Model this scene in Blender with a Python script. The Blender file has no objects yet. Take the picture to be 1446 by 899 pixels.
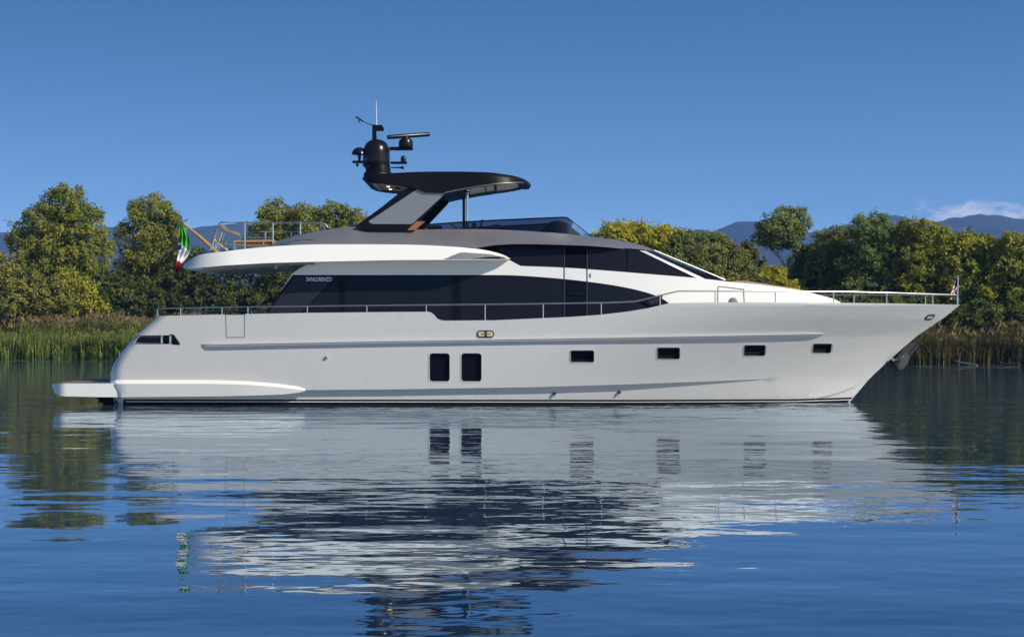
import bpy, bmesh, math, random
import numpy as np
from mathutils import Vector, noise, Matrix

random.seed(7); rng = np.random.default_rng(7)
SC = bpy.context.scene
COL = SC.collection
R = math.radians

# ------------------------------------------------------------------ camera, sky, sun, exposure
K, D, CX, HY, H = 0.0231, 60.0, 723.0, 482.0, 2.08      # metres per photo pixel at the near hull side, distance, centre column, horizon row, eye height
C = 3.3                                                  # centreline of the yacht (y)

cam = bpy.data.cameras.new('camera'); cam_o = bpy.data.objects.new('camera', cam); COL.objects.link(cam_o)
cam_o.location = (0, -D, H); cam_o.rotation_euler = (R(90), 0, 0)
cam.sensor_width = 36; cam.lens = 36 * (D / K) / 1446; cam.shift_y = (HY - 449.5) / 1446
cam.clip_start = 0.5; cam.clip_end = 60000
SC.camera = cam_o

SUN = Vector((1.5, -1.0, 1.25)).normalized()
sun_el = math.asin(SUN.z); sun_az = math.atan2(SUN.x, SUN.y)
w = bpy.data.worlds.new('World'); SC.world = w; w.use_nodes = True
nt = w.node_tree; nt.nodes.clear()
def nd(t, typ, **kw):
    n = t.nodes.new(typ)
    for k, v in kw.items(): setattr(n, k, v)
    return n
def mth(t, op, a, b=None, c=None, clamp=False):
    n = t.nodes.new('ShaderNodeMath'); n.operation = op; n.use_clamp = clamp
    for i, v in enumerate((a, b, c)):
        if v is None: continue
        if isinstance(v, (int, float)): n.inputs[i].default_value = v
        else: t.links.new(v, n.inputs[i])
    return n.outputs[0]
tc = nd(nt, 'ShaderNodeTexCoord'); sep = nd(nt, 'ShaderNodeSeparateXYZ'); nt.links.new(tc.outputs['Generated'], sep.inputs[0])
zz = mth(nt, 'MAXIMUM', sep.outputs[2], 0.0)
z2 = mth(nt, 'MULTIPLY_ADD', zz, 3.6, 0.03)
comb = nd(nt, 'ShaderNodeCombineXYZ')
nt.links.new(sep.outputs[0], comb.inputs[0]); nt.links.new(sep.outputs[1], comb.inputs[1]); nt.links.new(z2, comb.inputs[2])
nrm = nd(nt, 'ShaderNodeVectorMath', operation='NORMALIZE'); nt.links.new(comb.outputs[0], nrm.inputs[0])
sky = nd(nt, 'ShaderNodeTexSky', sky_type='NISHITA', sun_disc=False, sun_elevation=sun_el, sun_rotation=sun_az,
         air_density=1.0, dust_density=0.3, ozone_density=2.0)
nt.links.new(nrm.outputs[0], sky.inputs[0])
hsv = nd(nt, 'ShaderNodeHueSaturation'); hsv.inputs['Saturation'].default_value = 1.24; hsv.inputs['Value'].default_value = 1.0
nt.links.new(sky.outputs[0], hsv.inputs['Color'])
def rng_(v, a, b, c, d):
    r_ = nd(nt, 'ShaderNodeMapRange'); 
    for k_, x_ in zip(('From Min', 'From Max', 'To Min', 'To Max'), (a, b, c, d)): r_.inputs[k_].default_value = x_
    nt.links.new(v, r_.inputs['Value']); return r_.outputs[0]
hsv.inputs['Hue'].default_value = 0.493
nt.links.new(rng_(zz, 0.0, 0.20, 1.06, 1.27), hsv.inputs['Saturation']); nt.links.new(rng_(zz, 0.0, 0.20, 1.50, 1.00), hsv.inputs['Value'])
# low clouds over the far hills
yy = mth(nt, 'MAXIMUM', sep.outputs[1], 0.05)
cu = mth(nt, 'DIVIDE', sep.outputs[0], yy); cv = mth(nt, 'DIVIDE', sep.outputs[2], yy)
cc = nd(nt, 'ShaderNodeCombineXYZ'); nt.links.new(mth(nt, 'MULTIPLY', cu, 1.0), cc.inputs[0]); nt.links.new(mth(nt, 'MULTIPLY', cv, 2.2), cc.inputs[1])
cn = nd(nt, 'ShaderNodeTexNoise'); cn.inputs['Scale'].default_value = 62; cn.inputs['Detail'].default_value = 7; cn.inputs['Roughness'].default_value = 0.62
nt.links.new(cc.outputs[0], cn.inputs['Vector'])
def bump1(x, c, wd):
    d = mth(nt, 'DIVIDE', mth(nt, 'SUBTRACT', x, c), wd)
    return mth(nt, 'SUBTRACT', 1.0, mth(nt, 'MULTIPLY', d, d), clamp=True)
m1 = mth(nt, 'MULTIPLY', bump1(cu, 0.258, 0.060), bump1(cv, 0.0700, 0.0095))
m2 = mth(nt, 'MULTIPLY', mth(nt, 'MULTIPLY', bump1(cu, -0.032, 0.012), bump1(cv, 0.069, 0.006)), 0.35)
mm = mth(nt, 'ADD', m1, m2)
ca = mth(nt, 'MULTIPLY', mth(nt, 'SUBTRACT', mth(nt, 'ADD', mth(nt, 'MULTIPLY', mm, 0.34), cn.outputs['Fac']), 0.70), 5.0, clamp=True)
ca = mth(nt, 'MULTIPLY', ca, mth(nt, 'MULTIPLY', mm, 1.6, clamp=True))
cmix = nd(nt, 'ShaderNodeMix', data_type='RGBA')
nt.links.new(mth(nt, 'MULTIPLY', ca, 0.8), cmix.inputs['Factor']); nt.links.new(hsv.outputs[0], cmix.inputs[6])
cmix.inputs[7].default_value = (7.0, 7.0, 7.2, 1)
bg = nd(nt, 'ShaderNodeBackground'); bg.inputs['Strength'].default_value = 0.11
nt.links.new(cmix.outputs[2], bg.inputs['Color'])
wo = nd(nt, 'ShaderNodeOutputWorld'); nt.links.new(bg.outputs[0], wo.inputs['Surface'])

sl = bpy.data.lights.new('sun', 'SUN'); sl.energy = 4.8; sl.angle = R(0.53); sl.color = (1.0, 0.93, 0.82)
so = bpy.data.objects.new('sun', sl); COL.objects.link(so); so.location = (60, -60, 60)
so.rotation_euler = SUN.to_track_quat('Z', 'Y').to_euler()

vs = SC.view_settings
SC.display_settings.display_device = 'sRGB'
vs.view_transform = 'Standard'; vs.look = 'None'; vs.exposure = 0.3; vs.gamma = 1.0; vs.use_curve_mapping = False
cy = SC.cycles
cy.use_denoising = True; cy.max_bounces = 8; cy.transparent_max_bounces = 12; cy.volume_bounces = 0
cy.sample_clamp_indirect = 6

# ------------------------------------------------------------------ materials
def mat(name, color, rough=0.5, metal=0.0, spec=0.5, coat=0.0, var=0.0, vscale=3.0, emit=None):
    m = bpy.data.materials.new(name); m.use_nodes = True
    t = m.node_tree; b = t.nodes['Principled BSDF']
    b.inputs['Base Color'].default_value = (*color, 1); b.inputs['Roughness'].default_value = rough
    b.inputs['Metallic'].default_value = metal; b.inputs['Specular IOR Level'].default_value = spec
    b.inputs['Coat Weight'].default_value = coat; b.inputs['Coat Roughness'].default_value = 0.04
    if var:
        c = nd(t, 'ShaderNodeTexCoord'); n = nd(t, 'ShaderNodeTexNoise'); n.inputs['Scale'].default_value = vscale; n.inputs['Detail'].default_value = 6
        t.links.new(c.outputs['Object'], n.inputs['Vector'])
        mx = nd(t, 'ShaderNodeMix', data_type='RGBA')
        mx.inputs[6].default_value = (*[v * (1 - var) for v in color], 1); mx.inputs[7].default_value = (*[min(1, v * (1 + var)) for v in color], 1)
        t.links.new(n.outputs['Fac'], mx.inputs['Factor']); t.links.new(mx.outputs[2], b.inputs['Base Color'])
        mr = nd(t, 'ShaderNodeMapRange'); mr.inputs['To Min'].default_value = rough * 0.75; mr.inputs['To Max'].default_value = rough * 1.3
        t.links.new(n.outputs['Fac'], mr.inputs['Value']); t.links.new(mr.outputs[0], b.inputs['Roughness'])
    if emit:
        b.inputs['Emission Color'].default_value = (*emit[0], 1); b.inputs['Emission Strength'].default_value = emit[1]
    return m
M = {}
M['hull'] = mat('silver_white_hull_paint', (0.51, 0.497, 0.476), 0.28, coat=0.4, var=0.006, vscale=0.8)
def lower_tint():  # mottled greenish grey mixed into the hull colour, stronger towards the bottom
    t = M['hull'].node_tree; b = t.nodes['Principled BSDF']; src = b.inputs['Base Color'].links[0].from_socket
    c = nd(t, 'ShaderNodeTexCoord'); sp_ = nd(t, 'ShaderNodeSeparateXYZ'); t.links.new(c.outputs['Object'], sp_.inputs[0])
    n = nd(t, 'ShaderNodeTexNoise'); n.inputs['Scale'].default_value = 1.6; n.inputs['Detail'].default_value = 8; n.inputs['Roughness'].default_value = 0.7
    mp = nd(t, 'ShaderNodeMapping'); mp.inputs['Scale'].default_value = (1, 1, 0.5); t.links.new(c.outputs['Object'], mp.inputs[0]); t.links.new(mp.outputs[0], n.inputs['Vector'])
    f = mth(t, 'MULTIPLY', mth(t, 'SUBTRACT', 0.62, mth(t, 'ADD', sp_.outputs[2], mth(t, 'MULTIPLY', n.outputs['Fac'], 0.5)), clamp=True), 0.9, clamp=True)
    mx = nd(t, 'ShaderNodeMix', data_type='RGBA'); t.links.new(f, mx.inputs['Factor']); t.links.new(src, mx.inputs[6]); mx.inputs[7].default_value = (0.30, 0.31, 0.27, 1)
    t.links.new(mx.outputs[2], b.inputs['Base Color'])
lower_tint()
M['white'] = mat('white_gelcoat', (0.68, 0.665, 0.625), 0.34, coat=0.2, var=0.015, vscale=1.2)
M['grey'] = mat('metallic_grey_paint', (0.175, 0.168, 0.178), 0.38, metal=0.35, coat=0.3, var=0.04, vscale=1.5)
M['panel'] = mat('light_grey_paint', (0.215, 0.215, 0.235), 0.35, metal=0.3, coat=0.2, var=0.03)
M['pillar'] = mat('pale_grey_paint', (0.55, 0.54, 0.54), 0.3, coat=0.3)
M['black'] = mat('satin_black_paint', (0.0045, 0.0045, 0.006), 0.42, spec=0.14, var=0.1)
M['dome'] = mat('black_gelcoat', (0.007, 0.007, 0.009), 0.25, spec=0.3)
M['antifoul'] = mat('dark_antifouling', (0.005, 0.005, 0.008), 0.6, spec=0.1)
M['glass'] = mat('black_tinted_glass', (0.005, 0.005, 0.009), 0.03, spec=0.18)
M['glass2'] = mat('blue_black_tinted_glass', (0.009, 0.009, 0.014), 0.04, spec=0.25)
M['glass3'] = mat('smoked_glass', (0.020, 0.020, 0.028), 0.08, spec=0.30)
M['steel'] = mat('stainless_steel', (0.52, 0.49, 0.45), 0.36, metal=1.0)
M['chrome'] = mat('polished_steel', (0.50, 0.49, 0.48), 0.12, metal=1.0)
M['brass'] = mat('warm_polished_fitting', (0.72, 0.56, 0.36), 0.3, metal=0.35)
M['teak'] = mat('teak', (0.30, 0.19, 0.11), 0.6, var=0.25, vscale=6)
M['wood'] = mat('varnished_wood', (0.36, 0.19, 0.075), 0.4, var=0.25, vscale=8, coat=0.2)
M['orange'] = mat('varnished_mahogany', (0.27, 0.10, 0.03), 0.35, var=0.2, vscale=6, coat=0.3)
M['ceil'] = mat('beige_ceiling_panel', (0.85, 0.69, 0.50), 0.5)
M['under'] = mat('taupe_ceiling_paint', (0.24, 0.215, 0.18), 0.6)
M['lamp'] = mat('lit_downlight', (1, 0.9, 0.7), 0.5, emit=((1.0, 0.80, 0.5), 1.6))
M['seam'] = mat('grey_seam', (0.035, 0.035, 0.04), 0.5)
M['rubber'] = mat('dark_rubber', (0.02, 0.02, 0.022), 0.6)
M['cushion'] = mat('taupe_cushion', (0.33, 0.25, 0.19), 0.8, var=0.1)
M['dark'] = mat('dark_upholstery', (0.035, 0.033, 0.04), 0.7)
M['green'] = mat('green_cloth', (0.05, 0.30, 0.02), 0.8); M['wcloth'] = mat('white_cloth', (0.75, 0.73, 0.72), 0.8)
M['red'] = mat('red_cloth', (0.42, 0.012, 0.015), 0.8); M['blue'] = mat('navy_cloth', (0.012, 0.02, 0.10), 0.8)
M['anchor'] = mat('galvanised_steel', (0.022, 0.021, 0.02), 0.7, metal=0.0, var=0.2, vscale=5)
M['letter'] = mat('pale_lettering', (0.62, 0.62, 0.64), 0.5)
def tinted():
    m = bpy.data.materials.new('tinted_windscreen'); m.use_nodes = True; t = m.node_tree; t.nodes.clear()
    tr = nd(t, 'ShaderNodeBsdfTransparent'); tr.inputs[0].default_value = (0.15, 0.15, 0.20, 1)
    gl = nd(t, 'ShaderNodeBsdfGlossy'); gl.inputs['Roughness'].default_value = 0.03
    fr = nd(t, 'ShaderNodeFresnel'); fr.inputs[0].default_value = 1.45
    mx = nd(t, 'ShaderNodeMixShader'); o = nd(t, 'ShaderNodeOutputMaterial')
    t.links.new(fr.outputs[0], mx.inputs[0]); t.links.new(tr.outputs[0], mx.inputs[1]); t.links.new(gl.outputs[0], mx.inputs[2]); t.links.new(mx.outputs[0], o.inputs[0])
    return m
M['tint'] = tinted()
M['screen'] = mat('dark_windscreen_glass', (0.007, 0.007, 0.012), 0.12, spec=0.1); M['screen'].node_tree.nodes['Principled BSDF'].inputs['IOR'].default_value = 1.08
def clear_glass():
    m = tinted(); m.name = 'clear_glass_panel'
    m.node_tree.nodes['Transparent BSDF'].inputs[0].default_value = (0.86, 0.92, 0.89, 1); return m
M['clear'] = clear_glass()
def leaf_mat(name, dark, mid, yel, yamt=0.5):
    m = bpy.data.materials.new(name); m.use_nodes = True; t = m.node_tree; t.nodes.clear()
    g = nd(t, 'ShaderNodeNewGeometry'); c = nd(t, 'ShaderNodeTexCoord')
    n = nd(t, 'ShaderNodeTexNoise'); n.inputs['Scale'].default_value = 0.42; n.inputs['Detail'].default_value = 4
    t.links.new(c.outputs['Object'], n.inputs['Vector'])
    f = mth(t, 'MULTIPLY_ADD', mth(t, 'SUBTRACT', n.outputs['Fac'], 0.5), 2.2, yamt)
    f = mth(t, 'ADD', f, mth(t, 'MULTIPLY', mth(t, 'SUBTRACT', g.outputs['Random Per Island'], 0.5), 0.7), clamp=True)
    r = nd(t, 'ShaderNodeValToRGB'); e = r.color_ramp.elements
    e[0].color = (*dark, 1); e[1].color = (*yel, 1); k = e.new(0.5); k.color = (*mid, 1)
    t.links.new(f, r.inputs[0])
    df = nd(t, 'ShaderNodeBsdfPrincipled'); df.inputs['Roughness'].default_value = 0.6; df.inputs['Specular IOR Level'].default_value = 0.15
    t.links.new(r.outputs[0], df.inputs['Base Color'])
    tl = nd(t, 'ShaderNodeBsdfTranslucent'); t.links.new(r.outputs[0], tl.inputs[0])
    mx = nd(t, 'ShaderNodeMixShader'); mx.inputs[0].default_value = 0.40; o = nd(t, 'ShaderNodeOutputMaterial')
    t.links.new(df.outputs[0], mx.inputs[1]); t.links.new(tl.outputs[0], mx.inputs[2]); t.links.new(mx.outputs[0], o.inputs[0])
    return m
L = {'poplar': leaf_mat('poplar_leaves', (0.096, 0.129, 0.029), (0.200, 0.227, 0.041), (0.403, 0.362, 0.044), 0.60),
     'willow': leaf_mat('willow_leaves', (0.111, 0.135, 0.033), (0.209, 0.241, 0.043), (0.378, 0.345, 0.046), 0.62),
     'pale': leaf_mat('pale_willow_leaves', (0.115, 0.130, 0.034), (0.23, 0.23, 0.050), (0.36, 0.315, 0.055), 0.55),
     'dark': leaf_mat('dark_leaves', (0.053, 0.076, 0.022), (0.106, 0.133, 0.033), (0.238, 0.227, 0.041), 0.4),
     'olive': leaf_mat('olive_leaves', (0.118, 0.129, 0.041), (0.200, 0.210, 0.058), (0.355, 0.309, 0.077), 0.45),
     'sage': leaf_mat('sage_leaves', (0.106, 0.149, 0.052), (0.190, 0.242, 0.074), (0.355, 0.362, 0.074), 0.4),
     'gold': leaf_mat('gold_leaves', (0.178, 0.193, 0.033), (0.343, 0.336, 0.041), (0.546, 0.470, 0.045), 0.55)}
M['bark'] = mat('bark', (0.09, 0.075, 0.06), 0.9, var=0.3, vscale=4)
M['reed'] = leaf_mat('reed_blades', (0.079, 0.122, 0.023), (0.204, 0.254, 0.047), (0.389, 0.397, 0.092), 0.5)
M['reed2'] = leaf_mat('dry_reed_blades', (0.044, 0.046, 0.018), (0.099, 0.091, 0.030), (0.197, 0.160, 0.058), 0.5)
M['plume'] = leaf_mat('reed_plumes', (0.133, 0.102, 0.046), (0.256, 0.193, 0.090), (0.407, 0.304, 0.138), 0.5)

# ------------------------------------------------------------------ mesh helpers
def W(px, py, y=0.0):
    s = K * (D + y) / D
    return Vector(((px - CX) * s, y, H + (HY - py) * s))
ORG = Vector((0, 0, 0))
def link(name, me, m=None, parent=None, org=None):
    o = bpy.data.objects.new(name, me); COL.objects.link(o)
    if m is not None:
        for x in (m if isinstance(m, (list, tuple)) else [m]): me.materials.append(x)
    if parent is not None: o.parent = parent
    return o
def obj(name, bm, m, parent=None, smooth=True, ang=32):
    bmesh.ops.recalc_face_normals(bm, faces=bm.faces)
    if smooth:
        for f in bm.faces: f.smooth = True
        for e in bm.edges:
            e.smooth = not (len(e.link_faces) == 2 and e.calc_face_angle(0) > R(ang))
    for v in bm.verts: v.co -= ORG
    me = bpy.data.meshes.new(name); bm.to_mesh(me); bm.free()
    return link(name, me, m, parent)
def empty(name, loc, label=None, cat=None, group=None):
    o = bpy.data.objects.new(name, None); COL.objects.link(o); o.location = loc; o.empty_display_size = 0.5
    if label: tag(o, label, cat, group)
    return o
def tag(o, label=None, cat=None, group=None, kind=None):
    if label: o['label'] = label
    if cat: o['category'] = cat
    if group: o['group'] = group
    if kind: o['kind'] = kind
    return o
def interp(pts):
    xs = [p[0] for p in pts]; ys = [p[1] for p in pts]
    return lambda x: float(np.interp(x, xs, ys))
def spl(pts, n=6):
    """smooth open curve through the points"""
    P = [Vector((*p, 0)) for p in pts]; out = []
    for i in range(len(P) - 1):
        p0 = P[max(i - 1, 0)]; p1 = P[i]; p2 = P[i + 1]; p3 = P[min(i + 2, len(P) - 1)]
        for k in range(n):
            t = k / n
            q = 0.5 * ((2 * p1) + (p2 - p0) * t + (2 * p0 - 5 * p1 + 4 * p2 - p3) * t * t + (3 * p1 - p0 - 3 * p2 + p3) * t ** 3)
            out.append((q.x, q.y))
    out.append(tuple(pts[-1])); return out
def rrect(x0, y0, x1, y1, r, n=5, skew=0):
    out = []
    for cx, cy_, a0 in ((x1 - r, y0 + r, -90), (x1 - r, y1 - r, 0), (x0 + r, y1 - r, 90), (x0 + r, y0 + r, 180)):
        for k in range(n + 1):
            a = R(a0 + 90 * k / n); x = cx + r * math.cos(a); y = cy_ + r * math.sin(a)
            out.append((x + skew * (y1 - y), y))
    return out
def flat(outline, step):
    """outline (photo pixels) as a finely cut flat sheet"""
    bm = bmesh.new()
    vs_ = [bm.verts.new((p[0], -p[1], 0)) for p in outline]
    f = bm.faces.new(vs_)
    bmesh.ops.triangulate(bm, faces=[f])
    xs = [p[0] for p in outline]; ys = [-p[1] for p in outline]
    for a, lo, hi in ((0, min(xs), max(xs)), (1, min(ys), max(ys))):
        st = step if a == 0 else step * 0.6
        n = int((hi - lo) / st)
        for k in range(1, n + 1):
            c = lo + (hi - lo) * k / (n + 1); co = [0, 0, 0]; no = [0, 0, 0]; co[a] = c; no[a] = 1
            bmesh.ops.bisect_plane(bm, geom=bm.verts[:] + bm.edges[:] + bm.faces[:], dist=1e-5, plane_co=co, plane_no=no)
    return bm
def slab(outline, yf, thick=None, step=10, proud=0.0, out=None):
    """solid standing on the outline: mirrored across the centreline (thick None) or of the given thickness"""
    if not callable(yf): v_ = yf; yf = lambda a, b: v_
    b2 = flat(outline, step); bm = out or bmesh.new()
    b2.verts.ensure_lookup_table(); N, B = [], []
    for v in b2.verts:
        px, py = v.co.x, -v.co.y; y = yf(px, py) - proud
        if thick is None: y = min(y, C)
        p = W(px, py, y); N.append(bm.verts.new(p))
        if thick is None:
            q = p.copy(); q.y = 2 * C - p.y
            B.append(N[-1] if C - y < 1e-4 else bm.verts.new(q))
        else:
            q = p.copy(); q.y = p.y + thick; B.append(bm.verts.new(q))
    def face(vs_):
        u = []
        for v in vs_:
            if v not in u: u.append(v)
        if len(u) > 2:
            try: bm.faces.new(u)
            except ValueError: pass
    for f in b2.faces:
        idx = [v.index for v in f.verts]
        face([N[i] for i in idx]); face([B[i] for i in reversed(idx)])
    for e in b2.edges:
        if len(e.link_faces) == 1:
            a, b = e.verts[0].index, e.verts[1].index
            face([N[a], N[b], B[b], B[a]])
    b2.free(); return bm
def ring(outline, inner, yf, proud=0.0, thick=0.03):
    """frame between two outlines with the same number of points"""
    if not callable(yf): v_ = yf; yf = lambda a, b: v_
    bm = bmesh.new(); n = len(outline); rows = []
    for o_, dy in ((outline, -proud), (outline, thick), (inner, thick), (inner, -proud)):
        rows.append([bm.verts.new(W(p[0], p[1], yf(*p) + dy)) for p in o_])
    for r in range(4):
        a, b = rows[r], rows[(r + 1) % 4]
        for i in range(n): bm.faces.new((a[i], a[(i + 1) % n], b[(i + 1) % n], b[i]))
    return bm
def tube(pts, rad, seg=8, bm=None, cap=True):
    bm = bm or bmesh.new(); pts = [Vector(p) for p in pts]; rows = []
    rad = rad if isinstance(rad, (list, tuple)) else [rad] * len(pts)
    ref = None
    for i, p in enumerate(pts):
        d = (pts[min(i + 1, len(pts) - 1)] - pts[max(i - 1, 0)]).normalized()
        if ref is None: ref = Vector((0, 0, 1)) if abs(d.z) < 0.9 else Vector((1, 0, 0))
        a = d.cross(ref).normalized(); b = d.cross(a).normalized(); ref = b.cross(d).normalized() if False else ref
        rows.append([bm.verts.new(p + (a * math.cos(2 * math.pi * k / seg) + b * math.sin(2 * math.pi * k / seg)) * rad[i]) for k in range(seg)])
    for r in range(len(rows) - 1):
        for k in range(seg): bm.faces.new((rows[r][k], rows[r][(k + 1) % seg], rows[r + 1][(k + 1) % seg], rows[r + 1][k]))
    if cap: bm.faces.new(rows[0]); bm.faces.new(rows[-1])
    return bm
def lathe(center, prof, seg=24, bm=None, axis='z', sx=1, sy=1):
    """profile of (height, radius) turned about an axis through center"""
    bm = bm or bmesh.new(); rows = []; c = Vector(center)
    for h, r in prof:
        row = []
        for k in range(seg):
            a = 2 * math.pi * k / seg; u, v = r * math.cos(a) * sx, r * math.sin(a) * sy
            row.append(bm.verts.new(c + (Vector((u, v, h)) if axis == 'z' else Vector((h, u, v)) if axis == 'x' else Vector((u, h, v)))))
        rows.append(row)
    for i in range(len(rows) - 1):
        for k in range(seg): bm.faces.new((rows[i][k], rows[i][(k + 1) % seg], rows[i + 1][(k + 1) % seg], rows[i + 1][k]))
    bm.faces.new(rows[0]); bm.faces.new(rows[-1]); return bm
def box(c, s, bm=None, rot=None):
    bm = bm or bmesh.new()
    r = bmesh.ops.create_cube(bm, size=1.0)
    mx = Matrix.Translation(Vector(c)) @ (rot.to_4x4() if rot else Matrix.Identity(4)) @ Matrix.Diagonal((*s, 1))
    bmesh.ops.transform(bm, matrix=mx, verts=r['verts']); return bm
def arr_mesh(name, V, F, mats, midx=None):
    """mesh from numpy arrays of quads"""
    me = bpy.data.meshes.new(name); V = np.asarray(V, np.float32); F = np.asarray(F, np.int32)
    me.vertices.add(len(V)); me.vertices.foreach_set('co', V.ravel())
    k = F.shape[1]; me.loops.add(F.size); me.loops.foreach_set('vertex_index', F.ravel())
    me.polygons.add(len(F)); me.polygons.foreach_set('loop_start', np.arange(0, F.size, k, dtype=np.int32))
    for m in mats: me.materials.append(m)
    if midx is not None: me.polygons.foreach_set('material_index', np.asarray(midx, np.int32))
    me.update(calc_edges=True); me.validate(); return me

# ------------------------------------------------------------------ water
def water_material():
    m = bpy.data.materials.new('lake_water'); m.use_nodes = True; t = m.node_tree; b = t.nodes['Principled BSDF']
    t.nodes.remove(b)
    c = nd(t, 'ShaderNodeTexCoord')
    def noi(scale, det, sx=1.0, sy=1.0, rough=0.5, off=0.0):
        mp = nd(t, 'ShaderNodeMapping'); mp.inputs['Scale'].default_value = (sx, sy, 1); mp.inputs['Location'].default_value = (off, off * 0.7, off)
        t.links.new(c.outputs['Object'], mp.inputs['Vector'])
        n = nd(t, 'ShaderNodeTexNoise'); n.inputs['Scale'].default_value = scale; n.inputs['Detail'].default_value = det; n.inputs['Roughness'].default_value = rough
        t.links.new(mp.outputs[0], n.inputs['Vector']); return n.outputs['Fac']
    patch = noi(0.045, 2, 0.6, 1.5, off=3.1)
    pm = nd(t, 'ShaderNodeMapRange'); pm.inputs['From Min'].default_value = 0.38; pm.inputs['From Max'].default_value = 0.62
    pm.inputs['To Min'].default_value = 0.35; pm.inputs['To Max'].default_value = 1.0; t.links.new(patch, pm.inputs['Value'])
    sepw = nd(t, 'ShaderNodeSeparateXYZ'); t.links.new(c.outputs['Object'], sepw.inputs[0])
    h = mth(t, 'MULTIPLY', noi(0.16, 2, 0.7, 1.3), 0.048)
    h = mth(t, 'ADD', h, mth(t, 'MULTIPLY', mth(t, 'MULTIPLY', noi(0.62, 2, 0.75, 1.15, off=11), 0.0265), pm.outputs[0]))
    h = mth(t, 'ADD', h, mth(t, 'MULTIPLY', mth(t, 'MULTIPLY', noi(2.1, 2, 0.8, 1.1, off=5), 0.0058), pm.outputs[0]))
    def sstep(v, a, b_):
        r_ = nd(t, 'ShaderNodeMapRange', interpolation_type='SMOOTHSTEP'); r_.inputs['From Min'].default_value = a; r_.inputs['From Max'].default_value = b_
        t.links.new(v, r_.inputs['Value']); return r_.outputs[0]
    wake = mth(t, 'MULTIPLY', sstep(sepw.outputs[1], -8.0, -3.0), mth(t, 'MULTIPLY_ADD', sstep(sepw.outputs[0], -4.0, 12.0), 0.8, 0.2))
    h = mth(t, 'ADD', h, mth(t, 'MULTIPLY', mth(t, 'MULTIPLY', noi(0.9, 1, 0.8, 1.2, off=2), 0.022), wake))
    bp = nd(t, 'ShaderNodeBump'); bp.inputs['Strength'].default_value = 1.0; bp.inputs['Distance'].default_value = 1.0
    t.links.new(h, bp.inputs['Height'])
    df = nd(t, 'ShaderNodeBsdfDiffuse'); df.inputs['Color'].default_value = (0.008, 0.022, 0.042, 1)
    gl_ = nd(t, 'ShaderNodeBsdfGlossy'); gl_.inputs['Color'].default_value = (0.79, 0.885, 0.97, 1); gl_.inputs['Roughness'].default_value = 0.018
    g2 = nd(t, 'ShaderNodeBsdfGlossy'); g2.inputs['Color'].default_value = (0.72, 0.82, 1.0, 1); g2.inputs['Roughness'].default_value = 0.34
    gm = nd(t, 'ShaderNodeMixShader'); gm.inputs[0].default_value = 0.05; t.links.new(gl_.outputs[0], gm.inputs[1]); t.links.new(g2.outputs[0], gm.inputs[2])
    fr = nd(t, 'ShaderNodeFresnel'); fr.inputs['IOR'].default_value = 1.333
    for n_ in (gl_, g2, fr): t.links.new(bp.outputs[0], n_.inputs['Normal'])
    mx = nd(t, 'ShaderNodeMixShader'); t.links.new(mth(t, 'MULTIPLY', mth(t, 'POWER', fr.outputs[0], 0.6), 0.96), mx.inputs[0])
    t.links.new(df.outputs[0], mx.inputs[1]); t.links.new(gm.outputs[0], mx.inputs[2]); t.links.new(mx.outputs[0], t.nodes['Material Output'].inputs['Surface'])
    return m
bm = bmesh.new()
vv = [bm.verts.new(p) for p in ((-6000, -290, 0), (6000, -290, 0), (6000, 900, 0), (-6000, 900, 0))]; bm.faces.new(vv)
tag(obj('water', bm, water_material(), smooth=False), 'calm blue lake water with gentle ripples', kind='structure')

# ------------------------------------------------------------------ ground and hills
shore = interp([(-6000, 900), (-400, 300), (-140, 190), (-60, 157), (-40, 146), (0, 125), (40, 106), (80, 98), (150, 92), (500, 120), (6000, 300)])
xs = np.concatenate([np.linspace(-6000, -400, 20), np.linspace(-380, 380, 190), np.linspace(400, 6000, 20)])
offs = [-3, -0.6, 0.3, 1.5, 5, 15, 40, 120, 400, 1200, 3500, 7000]; hts = [-0.6, -0.12, 0.02, 0.10, 0.3, 0.5, 0.6, 0.8, 1, 2, 3, 4]
V = []; F = []
for i, x in enumerate(xs):
    s = shore(x) + (noise.noise((x * 0.11, 3, 0)) * 2.2 if abs(x) < 400 else 0)
    for o_, h_ in zip(offs, hts): V.append((x, s + o_, h_))
n = len(offs)
for i in range(len(xs) - 1):
    for j in range(n - 1): F.append((i * n + j, (i + 1) * n + j, (i + 1) * n + j + 1, i * n + j + 1))
me = arr_mesh('ground', V, F, [mat('muddy_bank_soil', (0.075, 0.062, 0.042), 0.9, var=0.35, vscale=0.8)])
tag(link('ground', me), 'low muddy river bank', kind='structure')

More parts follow.
